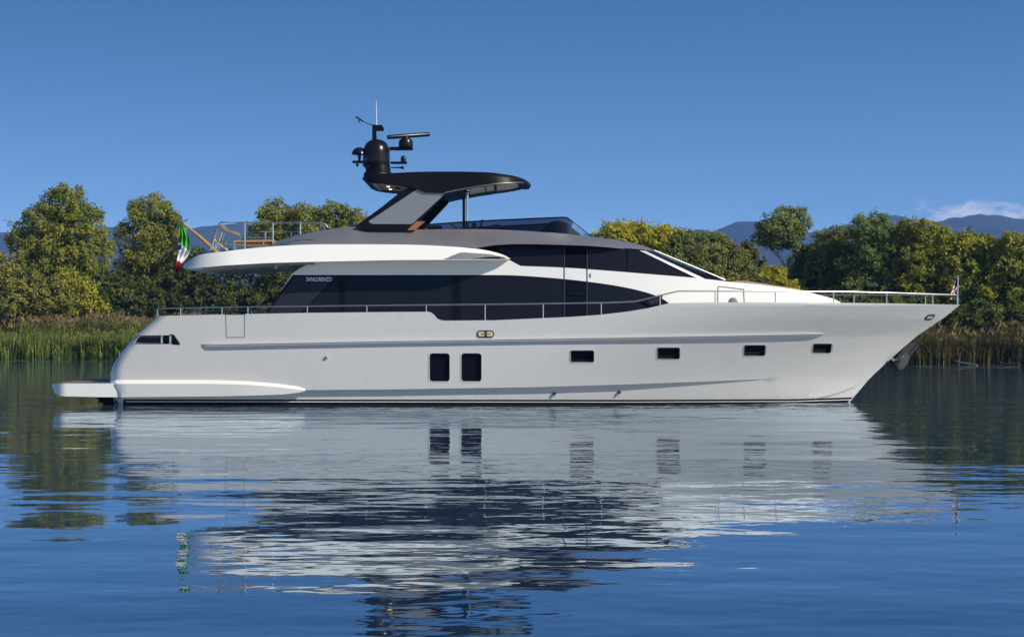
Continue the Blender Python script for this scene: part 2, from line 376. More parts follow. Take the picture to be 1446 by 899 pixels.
ridge = interp([(-900, 340), (-300, 325), (0, 326), (50, 327), (90, 322), (130, 318), (165, 321), (230, 326), (262, 323), (300, 318), (340, 314), (400, 315), (500, 322), (620, 330), (760, 334),
                (870, 330), (930, 326), (958, 327), (975, 323), (992, 322), (1003, 326), (1020, 320), (1035, 314), (1055, 311), (1075, 316), (1100, 323), (1150, 328), (1180, 321), (1215, 318),
                (1250, 309), (1275, 308), (1300, 314), (1330, 313), (1352, 309), (1380, 306), (1410, 307), (1446, 308), (1600, 316), (1900, 322), (2600, 335)])
gx = np.linspace(-4300, 4300, 420); gy = np.linspace(1500, 6400, 90); V = []
for x in gx:
    zr = (HY - ridge(x / 5560 * (D / K) + CX)) * K * 5560 / D
    for y in gy:
        t_ = (y - 1500) / 4000.0
        p = max(0.0, min(1.0, t_)); p = p ** 1.6
        if y > 5500: p = 1 - 0.25 * ((y - 5500) / 900)
        nz = noise.fractal((x * 0.0016, y * 0.0016, 1.3), 1.0, 2.0, 6) * 55 * min(1, t_ * 1.5) * (1 - 0.75 * max(0, 1 - abs(y - 5500) / 900))
        fine = noise.fractal((x * 0.012, y * 0.006, 7.3), 0.7, 2.0, 5) * 11
        V.append((x, y, zr * p + nz + fine * min(1, t_ * 2)))
ny = len(gy); ii, jj = np.meshgrid(np.arange(len(gx) - 1), np.arange(ny - 1), indexing='ij')
a = (ii * ny + jj).ravel(); F = np.stack([a, a + ny, a + ny + 1, a + 1], 1)
me = arr_mesh('hills', V, F, [mat('forested_hillside', (0.030, 0.042, 0.022), 0.95, var=0.5, vscale=0.02)])
for p in me.polygons: p.use_smooth = True
tag(link('hills', me), 'blue wooded hills far behind the shore', kind='structure')

hz = bmesh.new(); box((0, 3150, 245), (9200, 6900, 494), hz)
hm = bpy.data.materials.new('haze_air'); hm.use_nodes = True; ht = hm.node_tree; ht.nodes.clear()
pv = nd(ht, 'ShaderNodeVolumePrincipled'); pv.inputs['Color'].default_value = (0.16, 0.36, 0.96, 1); pv.inputs['Density'].default_value = 0.000105; pv.inputs['Anisotropy'].default_value = 0.0
ho = nd(ht, 'ShaderNodeOutputMaterial'); ht.links.new(pv.outputs[0], ho.inputs['Volume'])
tag(obj('haze', hz, hm, smooth=False), 'thin blue haze in the air', kind='stuff')

# ------------------------------------------------------------------ trees
def crown_arrays(lobes, y, n, leaf, clus, seed, spread=0.9):
    r = np.random.default_rng(seed); sc = K * (D + y) / D
    wts = np.array([l[2] * l[3] for l in lobes], float); wts /= wts.sum()
    cen = np.array([W(l[0], l[1], y + (l[4] if len(l) > 4 else 0)) for l in lobes]); rad = np.array([(l[2] * sc, l[2] * sc * 0.8, l[3] * sc) for l in lobes])
    def unit(a): return a / np.maximum(np.linalg.norm(a, axis=1), 1e-6)[:, None]
    nb = max(14, n // 230)                                           # boughs: round leaf masses on the lobes
    li = r.choice(len(lobes), nb, p=wts); d = unit(r.normal(size=(nb, 3)) + np.array([0, -0.25, 0.15]))
    bc = cen[li] + d * rad[li] * (np.clip(1 - np.abs(r.normal(0, 0.20, nb)), 0.2, 1) + 0.09 * r.normal(size=nb))[:, None]
    br = np.minimum(rad[li].min(axis=1) * 0.62, r.uniform(5.0, 12.5, nb) * sc)
    nc = max(20, n // clus); bi = r.choice(nb, nc, p=br ** 2 / (br ** 2).sum()); d2 = unit(r.normal(size=(nc, 3)) + d[bi] * 0.5)
    f = np.clip(1 - np.abs(r.normal(0, 0.22, nc)), 0.1, 1) * (1 + 0.16 * r.normal(size=nc))
    cc_ = bc[bi] + d2 * br[bi][:, None] * f[:, None] * np.array([1, 1, 0.85])
    loose = r.random(nc) < 0.38; lj = r.choice(len(lobes), nc, p=wts); dl = unit(r.normal(size=(nc, 3)))
    lp = cen[lj] + dl * rad[lj] * (np.clip(1 - np.abs(r.normal(0, 0.3, nc)), 0.1, 1) * (1 + 0.11 * r.normal(size=nc)))[:, None]
    cc_ = np.where(loose[:, None], lp, cc_); d2 = np.where(loose[:, None], dl, d2)
    cs = spread * sc * 3.4 * (0.6 + 0.8 * r.random(nc))
    P = np.repeat(cc_, clus, 0) + r.normal(size=(nc * clus, 3)) * np.repeat(cs, clus)[:, None] * 0.5
    P[:, 2] = np.maximum(P[:, 2], 0.5); m = len(P); d3 = np.repeat(d2, clus, 0)
    nrm_ = unit(d3 * 0.9 + np.array([0, 0, 0.35]) + r.normal(size=(m, 3)) * 0.62)
    ax = unit(np.cross(nrm_, r.normal(size=(m, 3)))); b = np.cross(nrm_, ax)
    ln = leaf * (0.6 + 0.8 * r.random(m))[:, None]; wd = ln * 0.27; mid = P + ax * ln * 0.5
    V = np.stack([P, mid + b * wd, P + ax * ln, mid - b * wd], 1).reshape(-1, 3)
    return V, np.arange(4 * m, dtype=np.int32).reshape(-1, 4), cen, rad
def tree(name, label, cat, lobes, y, base, n, lm, seed, leaf=0.36, clus=12, stem=0.28, group=None, spread=0.9, twigs=0):
    b = W(base, 500, y); b.z = 0.3; leaf *= {'poplar': 0.86, 'willow': 1.15, 'pale': 0.95, 'dark': 1.0, 'olive': 0.85, 'sage': 0.74, 'gold': 0.95}[lm]
    n = int(n * {'sage': 1.35, 'olive': 1.15, 'poplar': 1.15}.get(lm, 1))
    root = empty(name, b, label, cat, group)
    V, F, cen, rad = crown_arrays(lobes, y, int(n * 1.9), leaf, clus, seed, spread)
    me = arr_mesh('crown', V - np.array(b), F, [L[lm]]); link('crown', me, None, root)
    bm = bmesh.new(); rr = random.Random(seed); O = Vector((0, 0, -0.4))
    top = max((Vector(c) - b for c in cen), key=lambda v: v.z)
    trunk = [O, top * 0.25 + Vector((rr.uniform(-.3, .3), 0, 0)), top * 0.5 + Vector((rr.uniform(-.5, .5), rr.uniform(-.4, .4), 0)), top * 0.8, top]
    tube(trunk, [stem * 1.25, stem, stem * 0.75, stem * 0.4, stem * 0.15], 7, bm)
    for c, rd in zip(cen, rad):
        e = Vector(c) - b; k = rr.uniform(0.25, 0.5); s = top * k
        mid_ = (s + e) * 0.5 + Vector((0, 0, 0.4))
        tube([s, mid_, e], [stem * 0.45, stem * 0.3, stem * 0.12], 5, bm)
        for q in range(5):
            a = e + Vector((rr.uniform(-1, 1) * rd[0], rr.uniform(-1, 1) * rd[1], rr.uniform(-.2, 1.0) * rd[2])) * 0.85
            tube([mid_.lerp(e, rr.random()), (mid_ + a) * 0.5 + Vector((0, 0, 0.2)), a], [stem * 0.16, stem * 0.1, stem * 0.05], 4, bm)
    for q in range(twigs):
        e = Vector(cen[0]) - b; a = e + Vector((rr.uniform(-1, 1) * rad[0][0], 0, rad[0][2] * rr.uniform(.7, 1.5)))
        tube([e, (e + a) * .5 + Vector((.1, 0, 0)), a], [0.05, 0.035, 0.015], 4, bm)
    old = ORG.copy(); obj('trunk', bm, M['bark'], root)
    return root
G1 = 'trees and bushes along the far bank'
tree('poplar_tree', 'tall round poplar tree with yellowing leaves, the highest on the left bank', 'tree',
     [(88, 297, 38, 30), (60, 322, 36, 32), (116, 322, 34, 36), (82, 350, 52, 38), (36, 338, 26, 26), (128, 365, 30, 42), (70, 385, 50, 40), (115, 405, 42, 36), (100, 275, 22, 10)], 176, 85, 30000, 'poplar', 1, group=G1)
tree('poplar_tree', 'yellow green poplar tree behind the striped ensign at the stern', 'tree',
     [(210, 300, 30, 22), (203, 330, 36, 30), (236, 325, 24, 34), (222, 365, 44, 42), (190, 395, 34, 40), (240, 400, 34, 40)], 182, 215, 22000, 'poplar', 2, group=G1)
tree('willow_bush', 'pale green willow bush at the far left edge behind the reeds', 'bush',
     [(8, 392, 40, 34), (40, 412, 44, 34), (-20, 405, 44, 50), (78, 425, 32, 28), (20, 432, 60, 24)], 166, 20, 18000, 'pale', 3, stem=0.18, group=G1)
tree('small_bush', 'small golden bush under the tallest poplar', 'bush',
     [(104, 415, 26, 32), (128, 432, 22, 18), (90, 440, 30, 14)], 168, 108, 7000, 'gold', 4, stem=0.12, group=G1)
tree('dark_thicket', 'dark thicket between the two poplars above the brown reeds', 'bush',
     [(160, 415, 34, 34), (195, 425, 32, 28), (150, 438, 34, 18)], 171, 165, 10000, 'dark', 5, stem=0.14, group=G1)
tree('dark_thicket', 'dark thicket seen under the flybridge overhang', 'bush',
     [(262, 395, 40, 44), (310, 400, 42, 48), (362, 398, 44, 48), (405, 405, 40, 44), (290, 430, 60, 26), (370, 430, 60, 26), (235, 430, 34, 26)], 174, 320, 26000, 'dark', 6, group=G1)
tree('broad_tree', 'broad olive tree rising behind the flybridge railing', 'tree',
     [(392, 306, 28, 18), (430, 303, 32, 15), (470, 303, 30, 15), (500, 312, 22, 16), (385, 335, 34, 30), (440, 335, 50, 32), (490, 345, 40, 36), (430, 380, 70, 40)], 186, 440, 26000, 'poplar', 7, group=G1)
tree('bare_topped_bush', 'yellowing bush with bare twigs above the windscreen roof', 'bush',
     [(896, 330, 30, 18), (930, 340, 30, 24), (870, 345, 30, 28), (905, 365, 50, 36)], 134, 900, 13000, 'gold', 8, stem=0.14, group=G1, twigs=9)
tree('grey_bush', 'grey green bush with pointed top right of the bare twigs', 'bush',
     [(975, 342, 24, 14), (960, 365, 30, 26), (1005, 348, 26, 16)], 133, 975, 9000, 'sage', 9, stem=0.14, group=G1)
tree('olive_bush', 'brownish olive bush above the foredeck', 'bush',
     [(1005, 372, 42, 26), (985, 385, 45, 30), (1035, 372, 26, 26), (1015, 400, 60, 20)], 122, 1010, 14000, 'olive', 10, stem=0.14, group=G1)
tree('small_tree', 'small dark pointed tree beside the gap to the hills', 'tree',
     [(1058, 358, 11, 14), (1062, 380, 17, 20), (1050, 405, 30, 18)], 126, 1060, 4500, 'dark', 11, stem=0.10, group=G1)
tree('small_bush', 'low golden bush in the gap below the leaning tree', 'bush',
     [(1092, 392, 20, 13), (1080, 410, 34, 14), (1110, 412, 26, 14)], 124, 1092, 4500, 'gold', 12, stem=0.10, group=G1)
tree('leaning_tree', 'leaning airy tree standing clear of the big clump against the hills', 'tree',
     [(1104, 316, 30, 20), (1128, 310, 17, 13), (1086, 338, 20, 13), (1112, 336, 24, 16), (1142, 372, 20, 26), (1125, 395, 26, 26)], 128, 1150, 9000, 'sage', 13, stem=0.22, group=G1)
for k, (lb, lobes, y, base, n, lm) in enumerate([
    ('dense olive tree at the left end of the big clump', [(1185, 340, 30, 22), (1178, 370, 32, 34), (1205, 390, 40, 44), (1165, 410, 34, 34)], 126, 1185, 16000, 'olive'),
    ('tallest willow of the big clump on the right', [(1228, 325, 32, 18), (1255, 345, 36, 30), (1230, 365, 40, 36), (1265, 395, 42, 46), (1225, 415, 44, 34)], 122, 1240, 20000, 'sage'),
    ('yellow olive willow in the middle of the big clump', [(1300, 328, 34, 18), (1325, 345, 34, 26), (1300, 370, 38, 40), (1335, 400, 42, 46), (1290, 425, 40, 30)], 120, 1310, 20000, 'poplar'),
    ('round willow above the bow flag', [(1368, 350, 32, 22), (1360, 385, 38, 40), (1395, 378, 30, 36), (1375, 425, 44, 32)], 119, 1370, 17000, 'willow'),
    ('pale willow at the far right edge of the bank', [(1420, 350, 28, 17), (1450, 352, 30, 20), (1430, 385, 40, 36), (1470, 390, 40, 44), (1425, 425, 44, 30)], 117, 1435, 18000, 'willow')]):
    tree('willow_tree', lb, 'tree', lobes, y, base, n, lm, 20 + k, group=G1, leaf=0.30)
tree('dark_thicket', 'dark thicket at the waterside behind the bow', 'bush',
     [(1170, 440, 44, 24), (1240, 445, 46, 24), (1310, 445, 44, 24), (1130, 440, 36, 24)], 117, 1240, 15000, 'dark', 31, stem=0.12, group=G1, leaf=0.31)
tree('dark_thicket', 'dark thicket behind the reeds at the far right', 'bush',
     [(1380, 450, 44, 20), (1440, 450, 44, 20), (1490, 450, 40, 24)], 114, 1420, 9000, 'dark', 32, stem=0.12, group=G1, leaf=0.31)

def wood(label, lobes, y, n, lm, seed, leaf=0.45):
    V, F, cen, rad = crown_arrays(lobes, y, n, leaf, 12, seed)
    tag(link('wood', arr_mesh('wood', V, F, [L[lm]])), label, kind='stuff')
wr = random.Random(11)
wood('bushy wood continuing along the bank to the left', [(x, wr.uniform(375, 430), wr.uniform(40, 65), wr.uniform(45, 70)) for x in range(-700, -60, 45)], 185, 40000, 'poplar', 41)
wood('bushy wood continuing along the bank to the right', [(x, wr.uniform(370, 430), wr.uniform(45, 70), wr.uniform(45, 70)) for x in range(1520, 2150, 45)], 128, 40000, 'sage', 42)
wood('low bushes on the bank hidden behind the yacht', [(x, wr.uniform(400, 425), wr.uniform(40, 55), wr.uniform(28, 42)) for x in range(540, 860, 40)], 150, 26000, 'dark', 43)
wr = random.Random(3); bank = []
for k in range(46):
    x = -150 + 7.2 * k; bank.append((x, wr.uniform(0.6, 2.6), wr.uniform(5, 9), wr.uniform(3.0, 6.0)))
r_ = np.random.default_rng(9); bx_ = np.array(bank)[r_.integers(0, 46, 26000)]; dd_ = r_.normal(size=(26000, 3)); dd_ /= np.linalg.norm(dd_, axis=1)[:, None]
Pb = np.stack([bx_[:, 0], np.full(26000, -185.0), bx_[:, 1]], 1) + dd_ * np.stack([bx_[:, 2], bx_[:, 2] * .6, bx_[:, 3]], 1) * r_.uniform(.5, 1.05, (26000, 1)); Pb[:, 2] = np.maximum(Pb[:, 2], 0.1)
a_ = r_.normal(size=(26000, 3)); a_ /= np.linalg.norm(a_, axis=1)[:, None]; b_ = np.cross(a_, dd_)
Vb = np.stack([Pb, Pb + a_ * .5 + b_ * .35, Pb + a_ * 1.0, Pb + a_ * .5 - b_ * .35], 1).reshape(-1, 3)
tag(link('wood', arr_mesh('wood', Vb, np.arange(104000, dtype=np.int32).reshape(-1, 4), [L['dark']])), 'low wooded bank opposite the yacht, behind the viewer', kind='stuff')

def reeds(name, label, x0, x1, rows, seed, mats):
    """rows: (number, distance behind the shore line from, to, height from, to, plume chance, material)"""
    r = np.random.default_rng(seed); Vs, Fs, Ms, nv = [], [], [], 0
    for (n, d0, d1, h0, h1, pl, mi) in rows:
        X = r.uniform(x0, x1, n); dd = r.uniform(d0, d1, n)
        Y = np.array([shore(x) + noise.noise((x * 0.11, 3, 0)) * 2.2 for x in X]) + dd
        hv = np.array([noise.noise((x * 0.35, y * 0.35, seed)) for x, y in zip(X, Y)])
        Hh = r.uniform(h0, h1, n) * (1 + 0.28 * hv) + 0.3
        lean = r.normal(0, 0.10, (n, 2)) * np.where(r.random(n) < 0.14, 4.0, 1.0)[:, None] + np.array([0.05, 0]); a = r.uniform(0, math.pi, n); wd = r.uniform(0.035, 0.07, n)
        ux, uy = np.cos(a) * wd, np.sin(a) * wd
        for lv in range(2):
            z0 = np.where(lv == 0, -0.1, Hh * 0.55); z1 = Hh * (0.55 if lv == 0 else 1.0)
            w0, w1 = ((1, 0.8) if lv == 0 else (0.8, 0.1))
            o0 = lean * (z0 ** 2 / Hh)[:, None] * 0.8; o1 = lean * (z1 ** 2 / Hh)[:, None] * 0.8
            q = np.stack([np.stack([X + o0[:, 0] - ux * w0, Y + o0[:, 1] - uy * w0, z0], 1), np.stack([X + o0[:, 0] + ux * w0, Y + o0[:, 1] + uy * w0, z0], 1),
                          np.stack([X + o1[:, 0] + ux * w1, Y + o1[:, 1] + uy * w1, z1], 1), np.stack([X + o1[:, 0] - ux * w1, Y + o1[:, 1] - uy * w1, z1], 1)], 1)
            Vs.append(q.reshape(-1, 3)); Ms.append(np.full(n, mi)); nv += n
        # drooping side leaves
        for lv in range(3):
            z0 = Hh * r.uniform(0.3, 0.9, n); dr = r.uniform(0, 2 * math.pi, n); ll = r.uniform(0.3, 0.8, n)
            p0 = np.stack([X + lean[:, 0] * z0 * .6, Y + lean[:, 1] * z0 * .6, z0], 1); e = np.stack([np.cos(dr) * ll, np.sin(dr) * ll, ll * r.uniform(-.2, .9, n)], 1)
            s = np.stack([-np.sin(dr) * .035, np.cos(dr) * .035, 0 * dr], 1)
            Vs.append(np.stack([p0, p0 + e * .5 + s + [0, 0, .08], p0 + e, p0 + e * .5 - s + [0, 0, .08]], 1).reshape(-1, 3)); Ms.append(np.full(n, mi)); nv += n
        k = r.random(n) < pl; m = int(k.sum())
        if m:
            for q_ in range(3):
                top = np.stack([X[k] + lean[k, 0] * Hh[k] * .8, Y[k] + lean[k, 1] * Hh[k] * .8, Hh[k] - .1], 1); a2 = r.uniform(0, math.pi, m)
                u = np.stack([np.cos(a2), np.sin(a2), 0 * a2], 1) * .085; t_ = np.stack([r.normal(.06, .12, m), r.normal(0, .1, m), r.uniform(.3, .5, m)], 1)
                Vs.append(np.stack([top, top + t_ * .5 + u, top + t_, top + t_ * .5 - u], 1).reshape(-1, 3)); Ms.append(np.full(m, 2)); nv += m
    V = np.concatenate(Vs); F = np.arange(len(V), dtype=np.int32).reshape(-1, 4)
    me = arr_mesh(name, V, F, mats, np.concatenate(Ms)); o = link(name, me); return tag(o, label, kind='stuff')
RM = [M['reed'], M['reed2'], M['plume']]
reeds('reed_bed', 'green reeds with brown plumes standing along the left shore', -150, -32, [(2600, -0.8, 1.2, 0.3, 1.6, 0, 0), (17000, 0.2, 5, 1.9, 3.1, 0.05, 0), (17000, 5, 13, 3.5, 4.5, 0.75, 0)], 1, RM)
reeds('reed_bed', 'olive brown reeds along the right shore', 26, 110, [(13000, 0.3, 4, 1.5, 2.6, 0.06, 1), (13000, 3, 9, 2.5, 3.3, 0.12, 1), (3000, -0.7, 1.5, 0.3, 1.8, 0, 1)], 2, RM)
reeds('reed_bed', 'reeds along the shore hidden behind the yacht', -32, 26, [(7000, 0.2, 8, 2.4, 3.6, 0.2, 1)], 3, RM)

# ------------------------------------------------------------------ the yacht
ORG = Vector((0, C, 0))
Y = empty('motor_yacht', (0, C, 0), 'large white motor yacht with black windows and grey upper deck on calm water', 'yacht')

stern_x = interp([(430, 236), (445, 225), (456, 213), (475, 191), (493, 175), (505, 166), (515, 160), (525, 156.5), (541, 155), (556, 158), (580, 162)])
stem_x = interp([(425, 1358), (430, 1356), (450, 1331), (474, 1295), (497, 1268), (520, 1243), (533, 1229), (553, 1212), (572, 1196), (584, 1180)])
sheer = interp([(150, 446), (225, 446), (330, 443.5), (440, 441.5), (560, 440.3), (606, 440), (607.5, 440.4), (624, 452), (628, 452.6), (700, 452), (760, 449.3), (805, 447.3), (845, 444.5), (885, 440), (915, 435),
                (938, 429.5), (945, 428), (960, 427.4), (1050, 426.6), (1150, 427), (1250, 428.2), (1356, 430)])
chine = interp([(150, 552), (430, 550.5), (560, 549.5), (760, 546.3), (900, 542), (1010, 538), (1100, 534), (1180, 527), (1240, 517), (1290, 480)])
chd = interp([(150, 0.16), (430, 0.17), (860, 0.16), (960, 0.10), (1040, 0.05), (1100, 0.0), (1500, 0)])
def yhull(px, py):
    xs_, xe = stern_x(py), stem_x(py)
    v = max(0.0, min(1.0, (580 - py) / 150.0))
    t0 = 0.44 + 0.14 * v; pw = 1.75 + 0.75 * v
    t = (px - xs_) / (xe - xs_); t = max(0.0, min(1.0, t))
    hb = 3.3 - 0.26 * (1 - v) ** 1.2
    if t > t0: hb *= 1 - ((t - t0) / (1 - t0)) ** pw
    y = C - hb
    d = px - xs_
    if d < 16: y += 0.40 * (1 - math.sqrt(max(0, 1 - (1 - max(d, 0) / 16) ** 2)))
    if px < 500: y += 0.22 * ((500 - px) / 350) ** 2
    return y
def hull_bm():
    bm = bmesh.new()
    us = np.unique(np.concatenate([np.linspace(0, 0.02, 12), np.linspace(0.02, 1, 260), np.linspace(0.362, 0.40, 30)]))
    lo, hi = 8, 34; rows = []
    for r in range(lo + hi + 2):
        row = []
        for u in us:
            px = 150 + u * 1206; py = 500
            for _ in range(8):
                ch, sh = chine(px), sheer(px)
                if r <= lo: py = 584 + (ch + 0.6 - 584) * r / lo
                else: py = ch + (sh - ch) * (r - lo - 1) / hi
                px = stern_x(py) + u * (stem_x(py) - stern_x(py))
            y = yhull(px, py)
            if r <= lo: y = min(C, y + chd(px))
            if u >= 1: y = C
            row.append(W(px, py, y))
        rows.append(row)
    def grid(mir):
        g = [[bm.verts.new((p.x, 2 * C - p.y if mir else p.y, p.z)) for p in row] for row in rows]
        for a, b in zip(g, g[1:]):
            for i in range(len(us) - 1): bm.faces.new((a[i], a[i + 1], b[i + 1], b[i]))
        return g
    A, B = grid(False), grid(True)
    for i in range(len(us) - 1):
        bm.faces.new((A[-1][i], A[-1][i + 1], B[-1][i + 1], B[-1][i])); bm.faces.new((A[0][i], A[0][i + 1], B[0][i + 1], B[0][i]))
    for a, b, c_, d_ in zip(A, A[1:], B, B[1:]): bm.faces.new((a[0], b[0], d_[0], c_[0]))
    bmesh.ops.remove_doubles(bm, verts=bm.verts, dist=1e-4)
    return bm
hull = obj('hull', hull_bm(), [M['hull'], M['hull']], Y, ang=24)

# openings cut through the hull side, windows set back in them
WIN = [(606, 498.5, 635, 538.5, 4.5, 0, 'tall'), (651, 498.5, 680, 538.5, 4.5, 0, 'tall'), (805.5, 494.5, 839, 511.5, 2.5, 0, 'slot'), (928, 490.5, 960.5, 507, 2.5, 0, 'slot'),
       (1050, 487, 1081.5, 502.5, 2.5, 0.06, 'slot'), (1147, 485, 1175, 498.5, 2.5, 0.12, 'slot')]
cut = bmesh.new()
for x0, y0, x1, y1, r, sk, kd in WIN:
    f = lambda a, b: yhull(a, b)
    slab(rrect(x0, y0, x1, y1, r, 4, sk), f, thick=0.6, step=40, proud=0.22 if kd == 'tall' else 0.25, out=cut)
recess = [(0.10 if w_[6] == 'tall' else 0.17) for w_ in WIN]
MOOR = [(187, 486), (191, 478), (197, 473.5), (244, 473), (252.5, 485.5)]
POCKET = [(1262, 510), (1283, 486), (1298, 483.5), (1300, 470), (1250, 540), (1250, 515)]
def do_cut(target, cbm):
    bmesh.ops.recalc_face_normals(cbm, faces=cbm.faces)
    for v in cbm.verts: v.co -= ORG
    me = bpy.data.meshes.new('cut'); cbm.to_mesh(me); cbm.free()
    c = bpy.data.objects.new('cut', me); COL.objects.link(c)
    md = target.modifiers.new('b', 'BOOLEAN'); md.object = c; md.operation = 'DIFFERENCE'; md.solver = 'EXACT'
    c.location = (0, C, 0)
    bpy.context.view_layer.update(); dg = bpy.context.evaluated_depsgraph_get()
    new = bpy.data.meshes.new_from_object(target.evaluated_get(dg), preserve_all_data_layers=True, depsgraph=dg)
    target.modifiers.clear(); old = target.data; target.data = new; bpy.data.meshes.remove(old); new.name = target.name
    bpy.data.objects.remove(c); bpy.data.meshes.remove(me)
slab(MOOR, yhull, thick=0.9, step=60, proud=0.3, out=cut)
do_cut(hull, cut)
b2 = bmesh.new(); b2.from_mesh(hull.data)
for e in b2.edges: e.smooth = not (len(e.link_faces) == 2 and e.calc_face_angle(0) > R(24))
b2.to_mesh(hull.data); b2.free()

for (x0, y0, x1, y1, r, sk, kd), rc in zip(WIN, recess):
    o_ = rrect(x0, y0, x1, y1, r, 4, sk)
    i_ = rrect(x0 + 1.2, y0 + 1.2, x1 - 1.2, y1 - 1.2, r * 0.8, 4, sk)
    e_ = rrect(x0 - 0.9, y0 - 0.9, x1 + 0.9, y1 + 0.9, r + 0.9, 4, sk)
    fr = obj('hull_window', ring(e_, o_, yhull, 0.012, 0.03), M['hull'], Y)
    obj('pane', slab(o_, lambda a, b, rc=rc: yhull(a, b) + rc, thick=0.03, step=12), M['glass'], fr)
    if kd == 'slot': obj('frame', ring(rrect(x0 + .3, y0 + .3, x1 - .3, y1 - .3, r, 4, sk), rrect(x0 + 1.7, y0 + 1.7, x1 - 1.7, y1 - 1.7, r * .7, 4, sk), lambda a, b, rc=rc: yhull(a, b) + rc - .03, 0.0, 0.028), M['rubber'], fr)
    else: obj('frame', ring(o_, i_, lambda a, b, rc=rc: yhull(a, b) + rc - .03, 0.0, 0.028), M['rubber'], fr)

# mooring opening at the quarter
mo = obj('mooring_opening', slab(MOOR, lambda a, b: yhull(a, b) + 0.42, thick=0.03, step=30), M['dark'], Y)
obj('rim', ring([(186, 487), (190, 477.5), (196.5, 472.3), (244.8, 471.8), (254.2, 486.6)], MOOR, yhull, 0.015, 0.04), M['rubber'], mo)
for x in (229, 241): obj('mooring_bollard', tube([W(x, 485, yhull(x, 480) + .12), W(x, 474, yhull(x, 480) + .12)], 0.055, 10), M['chrome'], mo)
bm = bmesh.new(); tube([W(192, 484.5, yhull(195, 484) + .1), W(228, 484.5, yhull(228, 484) + .1)], 0.03, 8, bm); obj('guide_bar', bm, M['chrome'], mo)
obj('guide_bar', tube([W(196, 475.5, yhull(198, 476) + .1), W(226, 475.5, yhull(226, 476) + .1)], 0.025, 8), M['chrome'], mo)

def strip(name, m, a0, a1, top, bot, yf, parent, proud=0.05, thick=0.06, n=60, shear=0):
    pts = [(x, top(x)) for x in np.linspace(a0, a1, n)] + [(x, bot(x)) for x in np.linspace(a1 - shear, a0 + shear, n)]
    return obj(name, slab(pts, yf, thick=thick, step=14, proud=proud), m, parent)
# boot stripe, antifouling, spray rail, rub rail
lowy = lambda px, py: min(C, yhull(px, py) + chd(px))
def full_band(name, m, a0, a1, top, bot, proud, parent):
    pts = [(x, top(x)) for x in np.linspace(a0, a1(top), 90)] + [(x, bot(x)) for x in np.linspace(a1(bot), a0, 90)]
    return obj(name, slab(pts, lambda a, b: lowy(a, b) - proud, thick=0.05, step=14), m, parent)
stemend = lambda f: 1196 - (572 - 0) * 0 + (572 - f(1195)) * 0.82
bt = interp([(150, 563.5), (900, 564.2), (1120, 563.2), (1195, 561.0), (1210, 560.5)])
full_band('antifouling', M['antifoul'], 163, lambda f: stem_x(f(1200)) - 1.0, bt, lambda x: 582, 0.006, hull)
full_band('boot_stripe', M['white'], 167, lambda f: stem_x(f(1200)) - 1.0, lambda x: bt(x) + 2.7, lambda x: bt(x) + 3.7, 0.012, hull)
rt = interp([(283, 485.6), (560, 480.4), (900, 475.3), (1167, 470.8)])
rbm = bmesh.new()
top_ = [(x, rt(x)) for x in np.linspace(283, 1167, 70)]; bot_ = [(x, rt(x) + 3.6) for x in np.linspace(1153, 290, 70)]
def rub_y(a, b):
    k = max(0, min(1, (a - 283) / 12)) * max(0, min(1, (1167 - a) / 18)); return yhull(a, b) - 0.10 * k
slab(top_ + bot_, rub_y, thick=0.14, step=14, out=rbm)
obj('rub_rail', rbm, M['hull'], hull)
strip('rub_rail_trim', M['steel'], 286, 1160, lambda x: rt(x) + 1.2, lambda x: rt(x) + 2.2, rub_y, hull, proud=0.012, thick=0.03, n=70)
# spray rail low on the bow
sp = [(1150, 561.5), (1180, 553), (1205, 543.5), (1226, 532.5), (1228, 534), (1207, 546), (1181, 555.5), (1151, 563)]
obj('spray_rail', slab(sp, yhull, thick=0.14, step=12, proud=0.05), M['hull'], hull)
# stern sponson and swim platform
spon_top = interp([(155, 535.3), (300, 535.5), (350, 537.2), (390, 540.5), (420, 544.5), (431, 549)])
spon_cr = interp([(155, 541.6), (300, 541.6), (350, 543.0), (390, 546.0), (420, 549.5), (431, 550.5)])
def spon_y(a, b):
    tp, cr = spon_top(a), spon_cr(a); t = max(0, min(1, (b - tp) / max(.5, cr - tp))); u = max(0, (b - cr) / 19)
    k = max(0.0, min(1.0, (a - 340) / 91)) ** 1.5
    return yhull(a, b) + (0.03 - 0.24 * t) * (1 - 0.75 * k) + 0.05 * u
sx_l = np.concatenate([np.linspace(156, 400, 34), np.linspace(404, 431, 10)])
sb_ = interp([(156, 560.5), (167, 560.5), (300, 559.4), (350, 558.4), (400, 556.6), (424, 553.8), (431, 551.4)])
bm = bmesh.new(); rows_ = []
for fr_ in (0, .5, 1, 1.05, 1.4, 2):
    rows_.append([])
    for x in sx_l:
        tp, cr, bo = spon_top(x), spon_cr(x), sb_(x); y_ = tp + (cr - tp) * fr_ if fr_ <= 1 else cr + (bo - cr) * (fr_ - 1)
        rows_[-1].append(bm.verts.new(W(x, y_, spon_y(x, y_))))
for back in (True,):
    rows_.append([bm.verts.new(v.co + Vector((0, .45, 0))) for v in rows_[-1]]); rows_.insert(0, [bm.verts.new(v.co + Vector((0, .45, 0))) for v in rows_[0]])
for a, b in zip(rows_, rows_[1:] + rows_[:1]):
    for i in range(len(sx_l) - 1): bm.faces.new((a[i], a[i + 1], b[i + 1], b[i]))
for e_i in (0, -1): bm.faces.new([r_[e_i] for r_ in rows_])
obj('stern_fairing', bm, M['white'], Y, ang=20)
def plat_y(a, b):
    d = a - 73; y = 0.28 + 0.02 * max(0, (b - 542)) / 18
    if d < 20: y += 0.6 * (1 - math.sqrt(max(0, 1 - (1 - max(d, 0) / 20) ** 2)))
    return y
